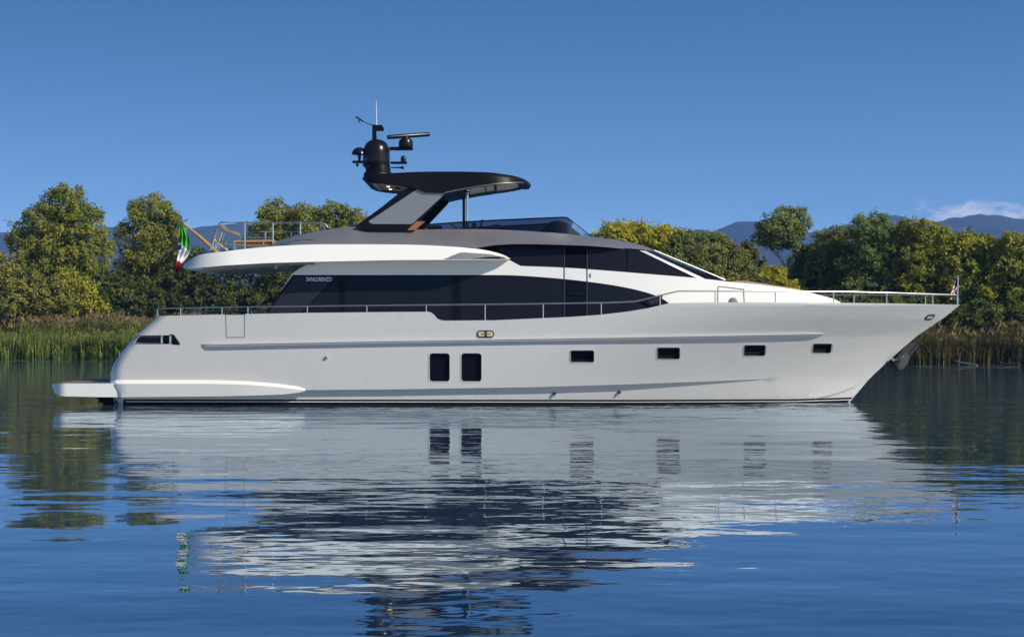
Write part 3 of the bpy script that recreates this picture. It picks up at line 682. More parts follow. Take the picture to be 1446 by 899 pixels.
plat = [(73, 544), (75.5, 541.6), (90, 541.3), (165, 541.3), (165, 560.5), (140, 560.3), (95, 559.4), (84, 558.6), (78, 555.5)]
sw = obj('swim_platform', slab(plat, plat_y, step=4), M['white'], Y, ang=40)
tk = [W(px, 541.3, plat_y(px, 541.3) + 0.10) for px in np.linspace(79, 156, 30)]
bm = bmesh.new(); ft = tk[0].z
low = [bm.verts.new((p.x, p.y, ft + 0.004)) for p in tk] + [bm.verts.new((p.x, 2 * C - p.y, ft + 0.004)) for p in reversed(tk)]
f = bm.faces.new(low); ex = bmesh.ops.extrude_face_region(bm, geom=[f]); bmesh.ops.translate(bm, verts=[v for v in ex['geom'] if isinstance(v, bmesh.types.BMVert)], vec=(0, 0, 0.03))
obj('teak_deck', bm, mat('weathered_teak', (0.15, 0.115, 0.10), 0.7, var=0.2, vscale=6), sw)
br = [(135, 560.5), (142, 566), (150, 575), (170, 575), (170, 560.5)]
for y_ in (0.9, 5.4): obj('platform_bracket', slab(br, y_, thick=0.25, step=20), M['antifoul'], sw)
bm = bmesh.new(); box((W(161, 0, .9).x, C, 0.95), (0.2, 4.6, 0.6), bm); obj('transom_step', bm, M['white'], sw)

# gate, fairlead and small fittings on the topside
obj('boarding_gate', ring([(318, 443.6), (346, 443.2), (345.3, 476.6), (319.3, 476.6)], [(318.9, 444.4), (345.1, 444.2), (344.5, 475.8), (320.1, 475.8)], yhull, 0.004, 0.02), M['seam'], Y)
fl = obj('fairlead', slab(rrect(673.5, 466.2, 697.8, 476.6, 4.6, 6), yhull, thick=0.08, step=10, proud=0.02), M['rubber'], Y)
for a, b in ((675.2, 684.6), (686.8, 696.2)):
    obj('roller', slab(rrect(a, 467.9, b, 474.9, 3.0, 5), yhull, thick=0.05, step=8, proud=0.045), M['brass'], fl)
bm = bmesh.new(); slab([(680, 470.8), (691.5, 470.8), (691.5, 471.6), (680, 471.6)], yhull, thick=0.03, step=8, proud=0.06, out=bm); obj('slot', bm, M['rubber'], fl)
hs = [(1305.5, 451.5), (1306.5, 448), (1310, 444.6), (1313, 443.8), (1320, 443.8), (1320.8, 445.5), (1318.5, 449), (1315.5, 451.6), (1308, 452)]
em = obj('bow_emblem', slab(hs, yhull, thick=0.06, step=6, proud=0.015), M['rubber'], Y)
hi_ = [(p[0] * 0.62 + 1313.2 * 0.38, p[1] * 0.62 + 447.9 * 0.38) for p in hs]
eb = bmesh.new()
for q in (((1308.8, 450), (1311.8, 446), (1312.8, 446), (1310, 450)), ((1312, 450), (1314.2, 446.2), (1315.2, 446.2), (1313.2, 450)), ((1315, 450), (1317, 446.2), (1318, 446.2), (1316.2, 450)), ((1309.3, 448.6), (1317.6, 447.2), (1317.6, 447.9), (1309.3, 449.3))):
    slab(list(q), yhull, thick=0.03, step=8, proud=0.03, out=eb)
obj('letters', eb, M['letter'], em)
for x, y_ in ((783, 555.5), (874.5, 553.5)):
    p = W(x, y_, lowy(x, y_)); bm = lathe((p.x, p.y + .02, p.z), [(0, 0.055), (-0.09, 0.055), (-0.10, 0.045)], 14, axis='y'); obj('drain_outlet', bm, M['rubber'], Y)
for x, y_ in ((461, 504.5),):
    p = W(x, y_, yhull(x, y_)); bm = lathe((p.x, p.y + .02, p.z), [(0, 0.05), (-0.07, 0.05), (-0.08, 0.04)], 14, axis='y'); obj('drain_outlet', bm, M['steel'], Y)

# anchor and its pocket under the stem
pk = [(1262, 511), (1281, 487), (1287, 483.3), (1299, 483.3), (1293, 490), (1285, 492), (1268, 512)]
po = obj('anchor_pocket', slab([(1259, 514), (1279, 487.6), (1284, 483.6), (1296.3, 483.6), (1262, 521), (1259, 520)], lambda a, b: yhull(a, b), thick=None, step=6, proud=0.012), M['rubber'], Y)
ac = W(1272, 508, C)
an = obj('anchor', tube([W(1297, 486, C), W(1283, 502, C), W(1272, 515, C)], [0.05, 0.06, 0.07], 10), M['anchor'], Y)
bm = bmesh.new()
fk = [(1262, 511), (1266, 517), (1270, 522), (1275, 521), (1282, 513), (1285, 505), (1283, 499), (1279, 497), (1272, 502), (1266, 506)]
for sgn in (-1, 1):
    b3 = slab(fk, lambda a, b, s=sgn: C + s * (0.22 + 0.05 * math.sin((a - 1262) * 0.2)), thick=0.07, step=6)
    me_ = bpy.data.meshes.new('t'); b3.to_mesh(me_); b3.free(); bm.from_mesh(me_); bpy.data.meshes.remove(me_)
obj('fluke', bm, M['anchor'], an, ang=50)
obj('shackle', tube([W(1259, 506, C - .1), W(1264, 509, C - .25), W(1270, 508, C - .28), W(1275, 503, C - .2)], 0.045, 8), M['chrome'], an)

# ---------------- deckhouse
house = spl([(413, 386), (424, 378.5), (436, 372.5), (446, 369.5)], 4) + [(560, 366.4), (650, 365.9), (716, 365.4), (735, 375.3)] + spl([(735, 375.5), (800, 378), (860, 382.3), (930, 388), (985, 392.6), (1030, 397.6), (1080, 402.6), (1130, 410), (1165, 418.5), (1180, 423), (1190, 429)], 5) + [(1192, 462), (363, 462)]
houset = interp([(340, 386), (413, 386), (735, 375.5), (985, 392.6), (1030, 397.6), (1080, 402.6), (1130, 410), (1165, 418.5), (1192, 430)])
def yhouse(px, py):
    y = 0.80 + 0.16 * max(0, (455 - py)) / 70
    if px > 790: y += 1.45 * ((px - 790) / 400) ** 2
    if px > 1090:
        r = min(1, (px - 1090) / 100); y0 = y; y = C - (C - y0) * math.sqrt(max(0, 1 - r * r))
    if px < 420: y += 0.10 * ((420 - px) / 60)
    return y
ho_ = obj('deckhouse', slab(house, yhouse, step=7), M['white'], Y)
def gl(name, outl, m, parent, yf, proud=0.006, step=10): return obj(name, slab(outl, yf, thick=0.03, step=step, proud=proud), m, parent)
arc = spl([(700, 388.2), (730, 388.9), (765, 391.2), (800, 394.2), (830, 397.6), (862, 402), (890, 407.2), (915, 413.5), (934, 421), (946, 429)], 5)
low_edge = [(946, 436), (900, 448), (840, 456), (366, 456)]
sg = gl('saloon_glazing', [(366, 456), (372, 445), (413.5, 388.2)] + [(700, 388.2)] + arc[1:] + low_edge, M['glass'], Y, yhouse)
gl('wing_pane', [(373, 454), (376, 445), (415.5, 390), (476, 389.8), (411, 454)], M['glass3'], sg, yhouse, 0.014)
gl('window_pane', [(414, 454), (478.5, 390), (479, 454)], M['glass2'], sg, yhouse, 0.014)
gl('window_pane', [(487, 390), (638, 390), (638, 454), (487, 454)], M['glass2'], sg, yhouse, 0.014)
gl('window_pane', [(650, 390), (700, 390)] + [(x, float(np.interp(x, [p[0] for p in arc], [p[1] for p in arc])) + 2.0) for x in np.linspace(705, 794, 12)] + [(794, 454), (650, 454)], M['glass2'], sg, yhouse, 0.014)
ax_, ay_ = [p[0] for p in arc], [p[1] for p in arc]
gl('window_pane', [(831, 400.0)] + [(x, float(np.interp(x, ax_, ay_)) + 1.6) for x in np.linspace(836, 938, 22)] + [(938, 431), (900, 446), (831, 454)], M['glass2'], sg, yhouse, 0.014)
# name on the aft glass
fc = bpy.data.curves.new('name', 'FONT'); fc.body = 'SANLORENZO'; fc.size = 1.0; fc.extrude = 0.01; fc.offset = 0.012
fo = bpy.data.objects.new('name', fc); COL.objects.link(fo); bpy.context.view_layer.update()
tm = bpy.data.meshes.new_from_object(fo.evaluated_get(bpy.context.evaluated_depsgraph_get())); bpy.data.objects.remove(fo)
p0, p1 = W(433, 397, yhouse(440, 395)), W(468.5, 397, yhouse(460, 395))
bx = [v.co.x for v in tm.vertices]; by = [v.co.y for v in tm.vertices]; sx_ = (p1.x - p0.x) / (max(bx) - min(bx)); sy_ = 0.135 / (max(by) - min(by))
for v in tm.vertices:
    v.co = Vector((p0.x + (v.co.x - min(bx)) * sx_, p0.y - 0.025 - v.co.z * 0.3, p0.z + (v.co.y - min(by)) * sy_)) - ORG
tm.name = 'lettering'; link('lettering', tm, M['letter'], Y)
# shadow-side band: side door joints, hatch
dr = obj('side_door', ring([(796.6, 345.5), (829.6, 346.5), (829.6, 452), (796.6, 452)], [(797.5, 346.5), (828.7, 347.5), (828.7, 451), (797.5, 451)], lambda a, b: yhouse(a, b) if b > 377 else ywheel(a, b), 0.02, 0.03), M['seam'], Y) if False else None
bm = bmesh.new()
for x in (797.0, 829.2): slab([(x - .55, 377), (x + .55, 377), (x + .55, 452), (x - .55, 452)], yhouse, thick=0.03, step=12, proud=0.017, out=bm)
sd = obj('side_door', bm, M['seam'], Y)
obj('door_handle', slab(rrect(802, 413, 822, 416.4, 1.2), yhouse, thick=0.06, step=10, proud=0.05), M['black'], sd)
obj('door_badge', slab(rrect(832, 386, 834.6, 392, .6), yhouse, thick=0.03, step=10, proud=0.012), M['panel'], Y)
hc = obj('deck_hatch', ring([(1013, 431), (1013.2, 405.6), (1015, 403.8), (1050, 407.9), (1050.8, 409), (1051.6, 431)], [(1014.2, 430), (1014.4, 406.2), (1015.6, 405), (1049, 409.0), (1049.6, 409.6), (1050.4, 430)], yhouse, 0.006, 0.02), M['seam'], Y)
pc = W(1035, 427, yhouse(1035, 427)); obj('vent_shell', lathe((pc.x, pc.y, pc.z), [(0.02, 0.17), (-0.02, 0.165), (-0.06, 0.13), (-0.08, 0.06)], 20, axis='y'), M['panel'], hc)
# navigation light box at the end of the glazing
nb = obj('side_light_box', slab([(904, 424.5), (912, 421.5), (936, 416.5), (933, 428.5), (918, 432)], lambda a, b: 0.62 + yhouse(a, b) * 0.3, thick=0.5, step=8), M['black'], Y)
obj('light_lens', slab([(914, 424.5), (932.5, 419.8), (930.5, 427.2), (919.5, 430)], lambda a, b: 0.62 + yhouse(a, b) * 0.3, thick=0.02, step=8, proud=0.012), M['glass3'], nb)

# ---------------- wheelhouse with raked windscreen
pil = interp([(350, 897), (354, 904), (393, 988), (400, 1003)])
sil = interp([(350, 916), (355, 926), (361, 938), (372, 965), (385, 998), (398, 1031), (402, 1042)])
def ywheel(px, py):
    y = 1.02 + 0.20 * max(0, 394 - py) / 45 + (0.9 * ((px - 780) / 220) ** 2 if px > 780 else 0)
    a, b = pil(py), sil(py)
    if px > a:
        r = min(1, (px - a) / (b - a)); y0 = y; y = C - (C - y0) * math.sqrt(max(0, 1 - r * r))
    return y
wh = [(600, 400), (600, 352), (655, 350), (690, 347), (720, 344.5), (830, 346), (905, 352), (926, 355)] + spl([(926, 355), (938, 361), (965, 372), (998, 385), (1031, 398)], 4)[1:] + [(1036, 404), (995, 403)]
wo_ = obj('wheelhouse', slab(wh, ywheel, step=6), M['screen'], Y)
gl('window_pane', [(700, 352), (718, 348.5), (795, 348), (795, 377.5), (737, 375.6), (716, 360)], M['glass2'], wo_, ywheel)
gl('window_pane', [(831, 349.5), (884, 353), (884, 383), (831, 379)], M['glass2'], wo_, ywheel)
gl('window_pane', [(887, 353.5), (902, 355), (976, 391), (887, 383.5)], M['glass2'], wo_, ywheel)
for x in (797.0, 829.2): obj('door_joint', slab([(x - .45, 347.2), (x + .45, 347.2), (x + .45, 378), (x - .45, 377)], ywheel, thick=0.03, step=12, proud=0.008), M['seam'], wo_)
gl('windscreen_pillar', [(903, 353.6), (911.5, 354.2), (998, 394.8), (987, 393.8)], M['pillar'], wo_, ywheel, 0.02, 8)
gl('windscreen_pane', [(915, 355.5), (925, 356.2), (1018, 396.3), (1000, 394.5)], M['screen'], wo_, ywheel, 0.006, 5)
for y_ in (C - 0.9, C + 0.9): obj('windscreen_mullion', tube([W(924, 355, y_ - .3) + Vector((0, 0, .03)), W(975, 376, y_ - .15) + Vector((0, 0, .03)), W(1024, 396.5, y_) + Vector((0, 0, .03))], 0.025, 6), M['steel'], wo_)
for dx in (0, 9): obj('wiper', tube([W(1030 + dx * .3, 397.5, C - .6), W(1012 + dx, 391.5 + dx * .3, C - .9), W(996 + dx, 386 + dx * .35, C - .75)], 0.018, 5), M['black'], wo_)
# foredeck lounge coaming
def lounge(a, b): return 2.0 + 0.5 * ((a - 1030) / 110) ** 2
lo_ = obj('foredeck_lounge', slab(spl([(1031, 398.5), (1042, 396.4), (1060, 397.3), (1090, 402), (1120, 406.5), (1143, 412)], 4) + [(1143, 414), (1100, 412), (1035, 404)], lounge, step=8), M['teak'], Y)
obj('cushion', slab([(1044, 398.5), (1062, 399.2), (1090, 403.6), (1115, 408), (1112, 410), (1080, 406), (1044, 402.6)], lambda a, b: lounge(a, b), thick=0.3, step=8, proud=0.02), M['cushion'], lo_)

# ---------------- flybridge wing overhang
wt = spl([(258, 377), (261, 373), (267, 367.5), (276, 362), (288, 358.4), (310, 355.8), (345, 351.6), (378, 348.4), (440, 345.2), (530, 345), (590, 345.8), (640, 348.3), (675, 351.6), (697, 355.6), (712, 360.2), (722, 365.2)], 4)
wb = [(716, 366.4), (650, 366.8), (560, 367.2), (440, 369.6), (380, 371.2), (320, 374.5), (275, 378.6), (262, 379.6)]
wtx, wty = [p[0] for p in wt], [p[1] for p in wt]; wbx, wby = [p[0] for p in reversed(wb)], [p[1] for p in reversed(wb)]
def ywing(px, py):
    t_, b_ = np.interp(px, wtx, wty), np.interp(px, wbx, wby)
    t = max(0.0, min(1.0, (b_ - py) / max(1.5, b_ - t_)))
    y = 0.08 + 0.42 * t
    if px < 330: r = min(1, (330 - px) / 73); y += 1.7 * (1 - math.sqrt(max(0, 1 - r * r)))
    if px > 640: y += 0.75 * ((px - 640) / 82) ** 1.8
    return y
wing = obj('flybridge_wing', slab(wt + wb, ywing, step=6), M['white'], Y, ang=25)
# ceiling panels, joints and lamp under the overhang
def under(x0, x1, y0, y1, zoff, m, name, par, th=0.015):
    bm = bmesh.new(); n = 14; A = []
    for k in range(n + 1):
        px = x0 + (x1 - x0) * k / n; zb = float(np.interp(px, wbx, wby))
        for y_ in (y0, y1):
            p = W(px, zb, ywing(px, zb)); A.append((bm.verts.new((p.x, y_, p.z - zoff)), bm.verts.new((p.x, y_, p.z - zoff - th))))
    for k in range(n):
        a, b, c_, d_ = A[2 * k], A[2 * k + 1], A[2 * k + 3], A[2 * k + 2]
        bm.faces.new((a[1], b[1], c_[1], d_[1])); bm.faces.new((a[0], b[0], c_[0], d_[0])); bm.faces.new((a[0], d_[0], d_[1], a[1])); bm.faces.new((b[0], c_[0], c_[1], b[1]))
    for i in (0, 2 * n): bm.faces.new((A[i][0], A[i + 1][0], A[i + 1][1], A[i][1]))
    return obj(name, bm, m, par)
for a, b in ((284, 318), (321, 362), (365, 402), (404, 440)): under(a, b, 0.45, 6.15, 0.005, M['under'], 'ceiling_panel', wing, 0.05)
pl_ = W(389, 374, 1.0); obj('ceiling_lamp', lathe((pl_.x, 1.0, W(389, 371.5, 0).z - .16), [(0, .05), (.03, .085), (.14, .085), (.16, .07)], 14), M['panel'], wing)
# blue-grey air intake on the wing's end with black grille
iv = gl('air_intake', [(626, 366.2), (649, 356.6), (655, 356.2), (690, 358.4), (711, 363), (714, 366)], M['panel'], wing, ywing, 0.006, 6)
gl('grille', [(663, 365.3), (690, 362.6), (710, 362.4), (716, 365.4)], M['black'], iv, ywing, 0.012, 6)
# ---------------- grey upper shell
gt = spl([(374, 348), (382, 343.5), (400, 337.6), (425, 331), (450, 326.2), (475, 322.6), (500, 320), (520, 323), (590, 324), (650, 323.4), (700, 324), (760, 327), (810, 331.2), (850, 335.8), (885, 341.6), (910, 347.6), (926, 354), (930, 356)], 4)
gb = [(914, 356), (900, 353), (860, 349.2), (830, 346.8), (760, 344.6), (722, 344.4), (700, 345.6), (685, 348), (672, 350.5), (640, 351), (560, 348.5), (374, 349.2)]
gbx, gby = [p[0] for p in reversed(gb)], [p[1] for p in reversed(gb)]; gtx, gty = [p[0] for p in gt], [p[1] for p in gt]
def yshell(px, py):
    t_, b_ = np.interp(px, gtx, gty), np.interp(px, gbx, gby); t = max(0, min(1, (b_ - py) / max(2, b_ - t_)))
    y = 0.82 + 0.75 * t ** 1.3
    if px > 720: y = min(C, y + 0.5 * ((px - 720) / 200) ** 2)
    if px > 830: r = min(1, (px - 830) / 100); y = C - (C - y) * math.sqrt(max(0, 1 - r ** 2.4))
    if px < 430: y += 0.5 * ((430 - px) / 56) ** 2
    return y
sh = obj('flybridge_shell', slab(gt + gb, yshell, step=6), M['grey'], Y)
obj('shell_trim', slab([(374, 348.3)] + [(x, y_ - 2.0) for x, y_ in ((420, 348.9), (560, 348.6), (640, 350.8), (668, 351.2))] + [(x, y_) for x, y_ in ((668, 352.4), (640, 352), (560, 350), (420, 350), (374, 350))], lambda a, b: yshell(a, b) - .01, thick=.2, step=8), M['black'], sh)
# ---------------- flybridge windscreen, helm, seats
def yscr(px, py):
    y = 1.55 + 0.1 * (332 - py) / 25
    if px > 760: r = min(1, (px - 760) / 72); y = C - (C - y) * math.sqrt(max(0, 1 - r * r))
    return y
scr_top = [(583, 324.5), (590, 320.5), (600, 317.4), (650, 313.8), (700, 311), (760, 308.3), (796, 306.8), (801, 307.6), (832, 332)]
scr_bot = [(832, 334.5), (800, 332), (760, 329), (700, 326), (650, 325.4)]
def sheetm(outl, yf, mir=False, step=8):
    b2_ = flat(outl, step); bm = bmesh.new(); vs_ = []
    for v in b2_.verts:
        p = W(v.co.x, -v.co.y, min(C, yf(v.co.x, -v.co.y))); 
        if mir: p.y = 2 * C - p.y
        vs_.append(bm.verts.new(p))
    b2_.verts.index_update()
    for f_ in b2_.faces: bm.faces.new([vs_[v.index] for v in f_.verts])
    b2_.free(); return bm
for mir in (False, True): 
    ws = obj('flybridge_windscreen', sheetm(scr_top + scr_bot, yscr, mir), M['tint'], Y)
    pts = [W(a, b, yscr(a, b)) for a, b in scr_top[1:]]
    pts = [Vector((p.x, 2 * C - p.y if mir else p.y, p.z)) for p in pts]
    obj('rail', tube(pts, 0.028, 6), M['black'], ws)
hp = W(690, 322, 2.3)
hl = obj('helm_console', slab([(692, 330), (692, 318.5), (702, 316.5), (712, 320), (725, 323.5), (738, 324), (745, 330)], 1.9, thick=1.6, step=10), M['dark'], Y)
sw_ = bmesh.new(); c0 = W(679, 320.5, 2.4)
tube([c0 + Vector((0.12 * math.sin(a) * .4, math.cos(a) * .24, math.sin(a) * .24)) for a in np.linspace(0, 2 * math.pi, 20)], 0.03, 6, sw_)
tube([c0, W(692, 322, 2.4)], 0.04, 6, sw_); obj('steering_wheel', sw_, M['black'], hl)
bm = slab(rrect(666, 314.5, 672.5, 330, 1.5), 2.1, thick=.6, step=8); slab(rrect(666, 324, 684, 328, 1.5), 2.1, thick=.6, step=8, out=bm); obj('helm_seat', bm, M['dark'], Y)
obj('dashboard', slab([(760, 330.5), (775, 314.5), (782, 312), (792, 312), (808, 322), (820, 331)], 1.95, thick=2.7, step=10), M['dark'], Y)
obj('sofa', slab([(603, 326), (603, 319.6), (606, 318.4), (622, 318.4), (624, 320), (624, 326)], 1.75, thick=.5, step=8), M['dark'], Y)
bm = tube([W(636, 315, 1.62), W(649, 324.5, 1.62)], .04, 6); obj('brace', bm, M['black'], Y)
# ---------------- hardtop
hto = spl([(511.5, 252.5), (513, 249.6), (517.5, 247.8), (528, 246.6), (548, 244.8), (580, 243), (612, 242.3), (650, 242.3), (690, 243.4), (712, 246.2)], 4) + spl([(716, 246.6), (730, 249.4), (742, 254), (749, 259.6), (750, 262)], 4)
hbo = [(748, 263), (742, 260), (738, 258.2), (722, 258.4), (700, 260.0), (675, 263.4), (655, 267), (640, 269.8), (628, 272.6), (600, 272), (583, 264.6), (560, 261), (536, 258.6), (520, 257.4), (514, 255.5)]
hbx, hby = [p[0] for p in reversed(hbo)], [p[1] for p in reversed(hbo)]
def yht(px, py):
    t_ = np.interp(px, [p[0] for p in hto], [p[1] for p in hto]); b_ = np.interp(px, hbx, hby); t = max(0, min(1, (b_ - py) / max(3, b_ - t_)))
    y = 1.25 + 0.10 * t + 0.5 * max(0, t - 0.72) ** 1.5
    if px > 670: r = min(1, (px - 670) / 80); y = C - (C - y) * math.sqrt(max(0, 1 - r ** 3.2))
    if px < 545: r = min(1, (545 - px) / 34); y = C - (C - y) * math.sqrt(max(0, 1 - 0.55 * r ** 3))
    return y
ht_ = obj('hardtop', slab(hto + hbo, yht, step=5), M['black'], Y, ang=40)
def roof_panel(name, x0, x1, y0, y1, m, off=0.012, bow=0.0, par=None):
    bm = bmesh.new(); n = 16; A = []
    for k in range(n + 1):
        px = x0 + (x1 - x0) * k / n; z = W(px, float(np.interp(px, hbx, hby)), yht(px, float(np.interp(px, hbx, hby)))).z - off
        X_ = W(px, 260, 1.3).x; inset = bow * max(0, (k / n - 0.6) / 0.4) ** 2
        A.append([bm.verts.new((X_, y_, z + dz)) for dz in (0, 0.02) for y_ in (y0 + inset, y1 - inset)])
    for a, b in zip(A, A[1:]):
        for i, j in ((0, 1), (1, 3), (3, 2), (2, 0)): bm.faces.new((a[i], a[j], b[j], b[i]))
    bm.faces.new([A[0][i] for i in (0, 1, 3, 2)]); bm.faces.new([A[-1][i] for i in (0, 1, 3, 2)])
    return obj(name, bm, m, par or ht_)
roof_panel('ceiling_panel', 524, 533, 1.75, 4.2, M['ceil']); rp = roof_panel('ceiling_panel', 535, 584, 1.62, 3.9, M['ceil']); roof_panel('ceiling_panel', 662, 684, 1.75, 3.7, M['ceil']); roof_panel('ceiling_panel', 686, 697, 1.7, 3.7, M['ceil'])
roof_panel('ceiling_panel', 701, 732, 1.75, 3.9, M['ceil'], 0.012, 0.7)
roof_panel('ceiling_rail', 556, 561, 1.9, 2.7, M['black'], 0.03); 
for y_ in (2.1, 3.2):
    p = W(546, 260.2, 1.3); obj('downlight', lathe((p.x, y_, p.z - 0.03), [(0, .05), (.02, .05)], 12), M['lamp'], ht_)
tr = bmesh.new(); tube([W(a, b, yht(a, b) - .01) for a, b in zip(np.linspace(628, 739, 30), np.interp(np.linspace(628, 739, 30), hbx, hby) - 0.3)], 0.022, 6, tr); obj('trim', tr, M['steel'], ht_)
arm_o = [(503, 318.6), (540, 291.5), (566, 270.5), (580, 263), (629, 271.5), (626, 276.5), (588, 317), (583, 324.6), (519, 324.8)]
arm_p = [(520.5, 312.4), (590, 266.6), (593, 265.6), (629, 271.6), (628.8, 273.4), (583, 315.2), (580, 316.4), (526, 316.2), (522, 314.4)]
for near in (True, False):
    def ya(a, b, near=near): return (1.32 + 0.0 * a) if near else (2 * C - 1.32 - 0.34)
    if near:
        a_ = obj('hardtop_arm', slab(arm_o, ya, thick=0.34, step=12), M['black'], Y)
        obj('side_panel', slab(arm_p, ya, thick=0.03, step=12, proud=0.012), M['panel'], a_)
        obj('wood_trim', slab([(575, 324.8), (588, 312.5), (600, 312.5), (586, 324.8)], ya, thick=0.36, step=12, proud=0.01), M['orange'], a_)
    else:
        bm = slab(arm_o, 1.32, thick=0.34, step=12)
        for v in bm.verts: v.co.y = 2 * C - v.co.y
        bmesh.ops.reverse_faces(bm, faces=bm.faces); a_ = obj('hardtop_arm', bm, M['black'], Y)
for px, y_, mk in ((659.8, 1.75, 'chrome'), (655.0, 2 * C - 1.75, 'dome')):
    p = W(px, 325, y_); top_z = W(657.5, 266.6, 1.3).z; z0 = W(657, 325, 1.75).z
    obj('hardtop_post', lathe((p.x, y_, z0), [(0, .05), (top_z - z0, .05)], 20), M[mk], Y)
b4 = bmesh.new(); bmesh.ops.create_icosphere(b4, subdivisions=3, radius=.085, matrix=Matrix.Translation(W(659.8, 273, 1.75)))
obj('glint_ball', b4, M['chrome'], Y)  # chrome ball added at the post top to catch a sun glint
# ---------------- mast with antennas
P = lambda x, y, dy=0: W(x, y, C + dy); S = K * (D + C) / D
def latpx(cx, prof, dy=0, seg=28, bm=None):
    b = P(cx, prof[0][0], dy); return lathe(b, [((prof[0][0] - q[0]) * S, q[1] * S) for q in prof], seg, bm)
ms = obj('mast_base', latpx(534, [(248, 21), (244.5, 20), (243, 17.8), (236, 17.2), (230, 16)]), M['black'], Y)
obj('radome', latpx(531.5, [(240.5, 13), (239, 15.5), (233, 18.6), (226, 19.2), (214, 18.8), (208, 17.4), (203, 14.8), (200, 11.6), (198, 8), (197, 4), (196.6, .5)]), M['dome'], ms)
bm = bmesh.new(); a = P(528.8, 200); box((a.x, C, (P(0, 176.5).z + a.z) / 2), (6 * S, .16, P(0, 176.5).z - a.z), bm); obj('mast_pole', bm, M['black'], ms)
obj('whip_antenna', tube([P(531.5, 190), P(531.5, 160), P(531.3, 142)], [.024, .02, .008], 6), M['pillar'], ms)
bm = bmesh.new(); box(P(536, 181), (8 * S, .18, 8 * S), bm); box(P(540, 182.5), (4 * S, .14, 5 * S), bm); obj('signal_lamp', bm, M['black'], ms)
bm = tube([P(527, 177.5), P(512, 171.5)], .014, 6); 
wv = obj('wind_vane', bm, M['black'], ms); obj('vane', tube([P(503, 165), P(508, 168.6)], [.04, .035], 6), M['black'], wv)
b4 = bmesh.new()
for dx, dy_ in ((-2, 2.2), (2.2, 1.2), (0, -.5)): bmesh.ops.create_icosphere(b4, subdivisions=2, radius=.035, matrix=Matrix.Translation(P(509 + dx, 169.5 + dy_, dx * .03)))
obj('cups', b4, M['black'], wv)
ra = bmesh.new(); a = P(566.5, 210); box(P(566.5, 210), (33 * S, .22, 4.4 * S), ra); rs = obj('radar_bracket', ra, M['black'], ms)
obj('drum', latpx(573, [(208, 9.5), (206, 10.2), (201, 10.2), (198, 9), (196, 6), (193.5, 5)]), M['dome'], rs)
sb = tube([P(546.5, 193.8, -.3), P(548, 193.8, -.3), P(605, 189.8, .25), P(607, 189.7, .25)], [.05, .075, .075, .05], 12); obj('scanner_bar', sb, M['dome'], rs)
bm = bmesh.new(); box(P(511.5, 228.8), (27 * S, .2, 3 * S), bm); lb_ = obj('dome_bracket', bm, M['black'], ms)
obj('small_dome', latpx(507.5, [(219, 7), (218, 11), (214.5, 10.2), (211, 8), (208.6, 4), (208, .5)], bm=latpx(507.5, [(228, 1.8), (219, 2.4)], seg=12)), M['dome'], lb_)
for x in (504.5, 514):
    b4 = bmesh.new(); bmesh.ops.create_icosphere(b4, subdivisions=2, radius=.055, matrix=Matrix.Translation(P(x, 233)))
    obj('camera_ball', b4, M['dome'], lb_)
bm = bmesh.new(); box(P(563, 230), (23 * S, .2, 3 * S), bm); r2 = obj('light_bracket', bm, M['black'], ms)
obj('small_radome', latpx(569.5, [(230, 3.6), (224, 3.6), (221.5, 3), (220, 1.6), (219.6, .3)], seg=16), M['dome'], r2)
obj('horn', tube([P(552, 236.7, -.2), P(564, 236.7, -.2), P(568, 236.8, -.2), P(570, 236.9, -.2)], [.02, .025, .045, .075], 10), M['black'], ms)
# ---------------- railings
def rail_y(px): return yhull(px, sheer(px)) + 0.10
rt_ = interp([(222, 435.4), (330, 433.4), (440, 432), (605, 430.3), (740, 429), (860, 427.3), (898, 425.6), (957, 411), (1060, 411), (1200, 412), (1253, 413.2), (1300, 414.6), (1352, 416.4)])
def railing(name, x0, x1, n, posts, mir, rad=.021, m='steel'):
    pts = []
    for px in np.linspace(x0, x1, n):
        p = W(px, rt_(px), rail_y(px)); pts.append(Vector((p.x, 2 * C - p.y if mir else p.y, p.z)))
    g = obj(name, tube(pts, rad, 8), M[m], Y)
    for px in posts:
        a, b = W(px, sheer(px) + 1.5, rail_y(px)), W(px, rt_(px), rail_y(px))
        if mir: a.y = 2 * C - a.y; b.y = 2 * C - b.y
        obj('rail_post', tube([a, b], rad * 0.95, 8), M[m], g)
near_posts = [222.5, 255, 313.5, 350, 434, 518, 602, 685, 767, 849, 932, 1010, 1095, 1177, 1252, 1317]
far_posts = [222.5, 318, 345, 434, 1095, 1177, 1232, 1317]
railing('guard_rail', 222, 1352, 110, near_posts, False); railing('guard_rail', 222, 1352, 110, far_posts, True)
ja = obj('jackstaff', tube([W(1352, 430, C), W(1352.5, 389, C)], [.03, .02], 8), M['steel'], Y)
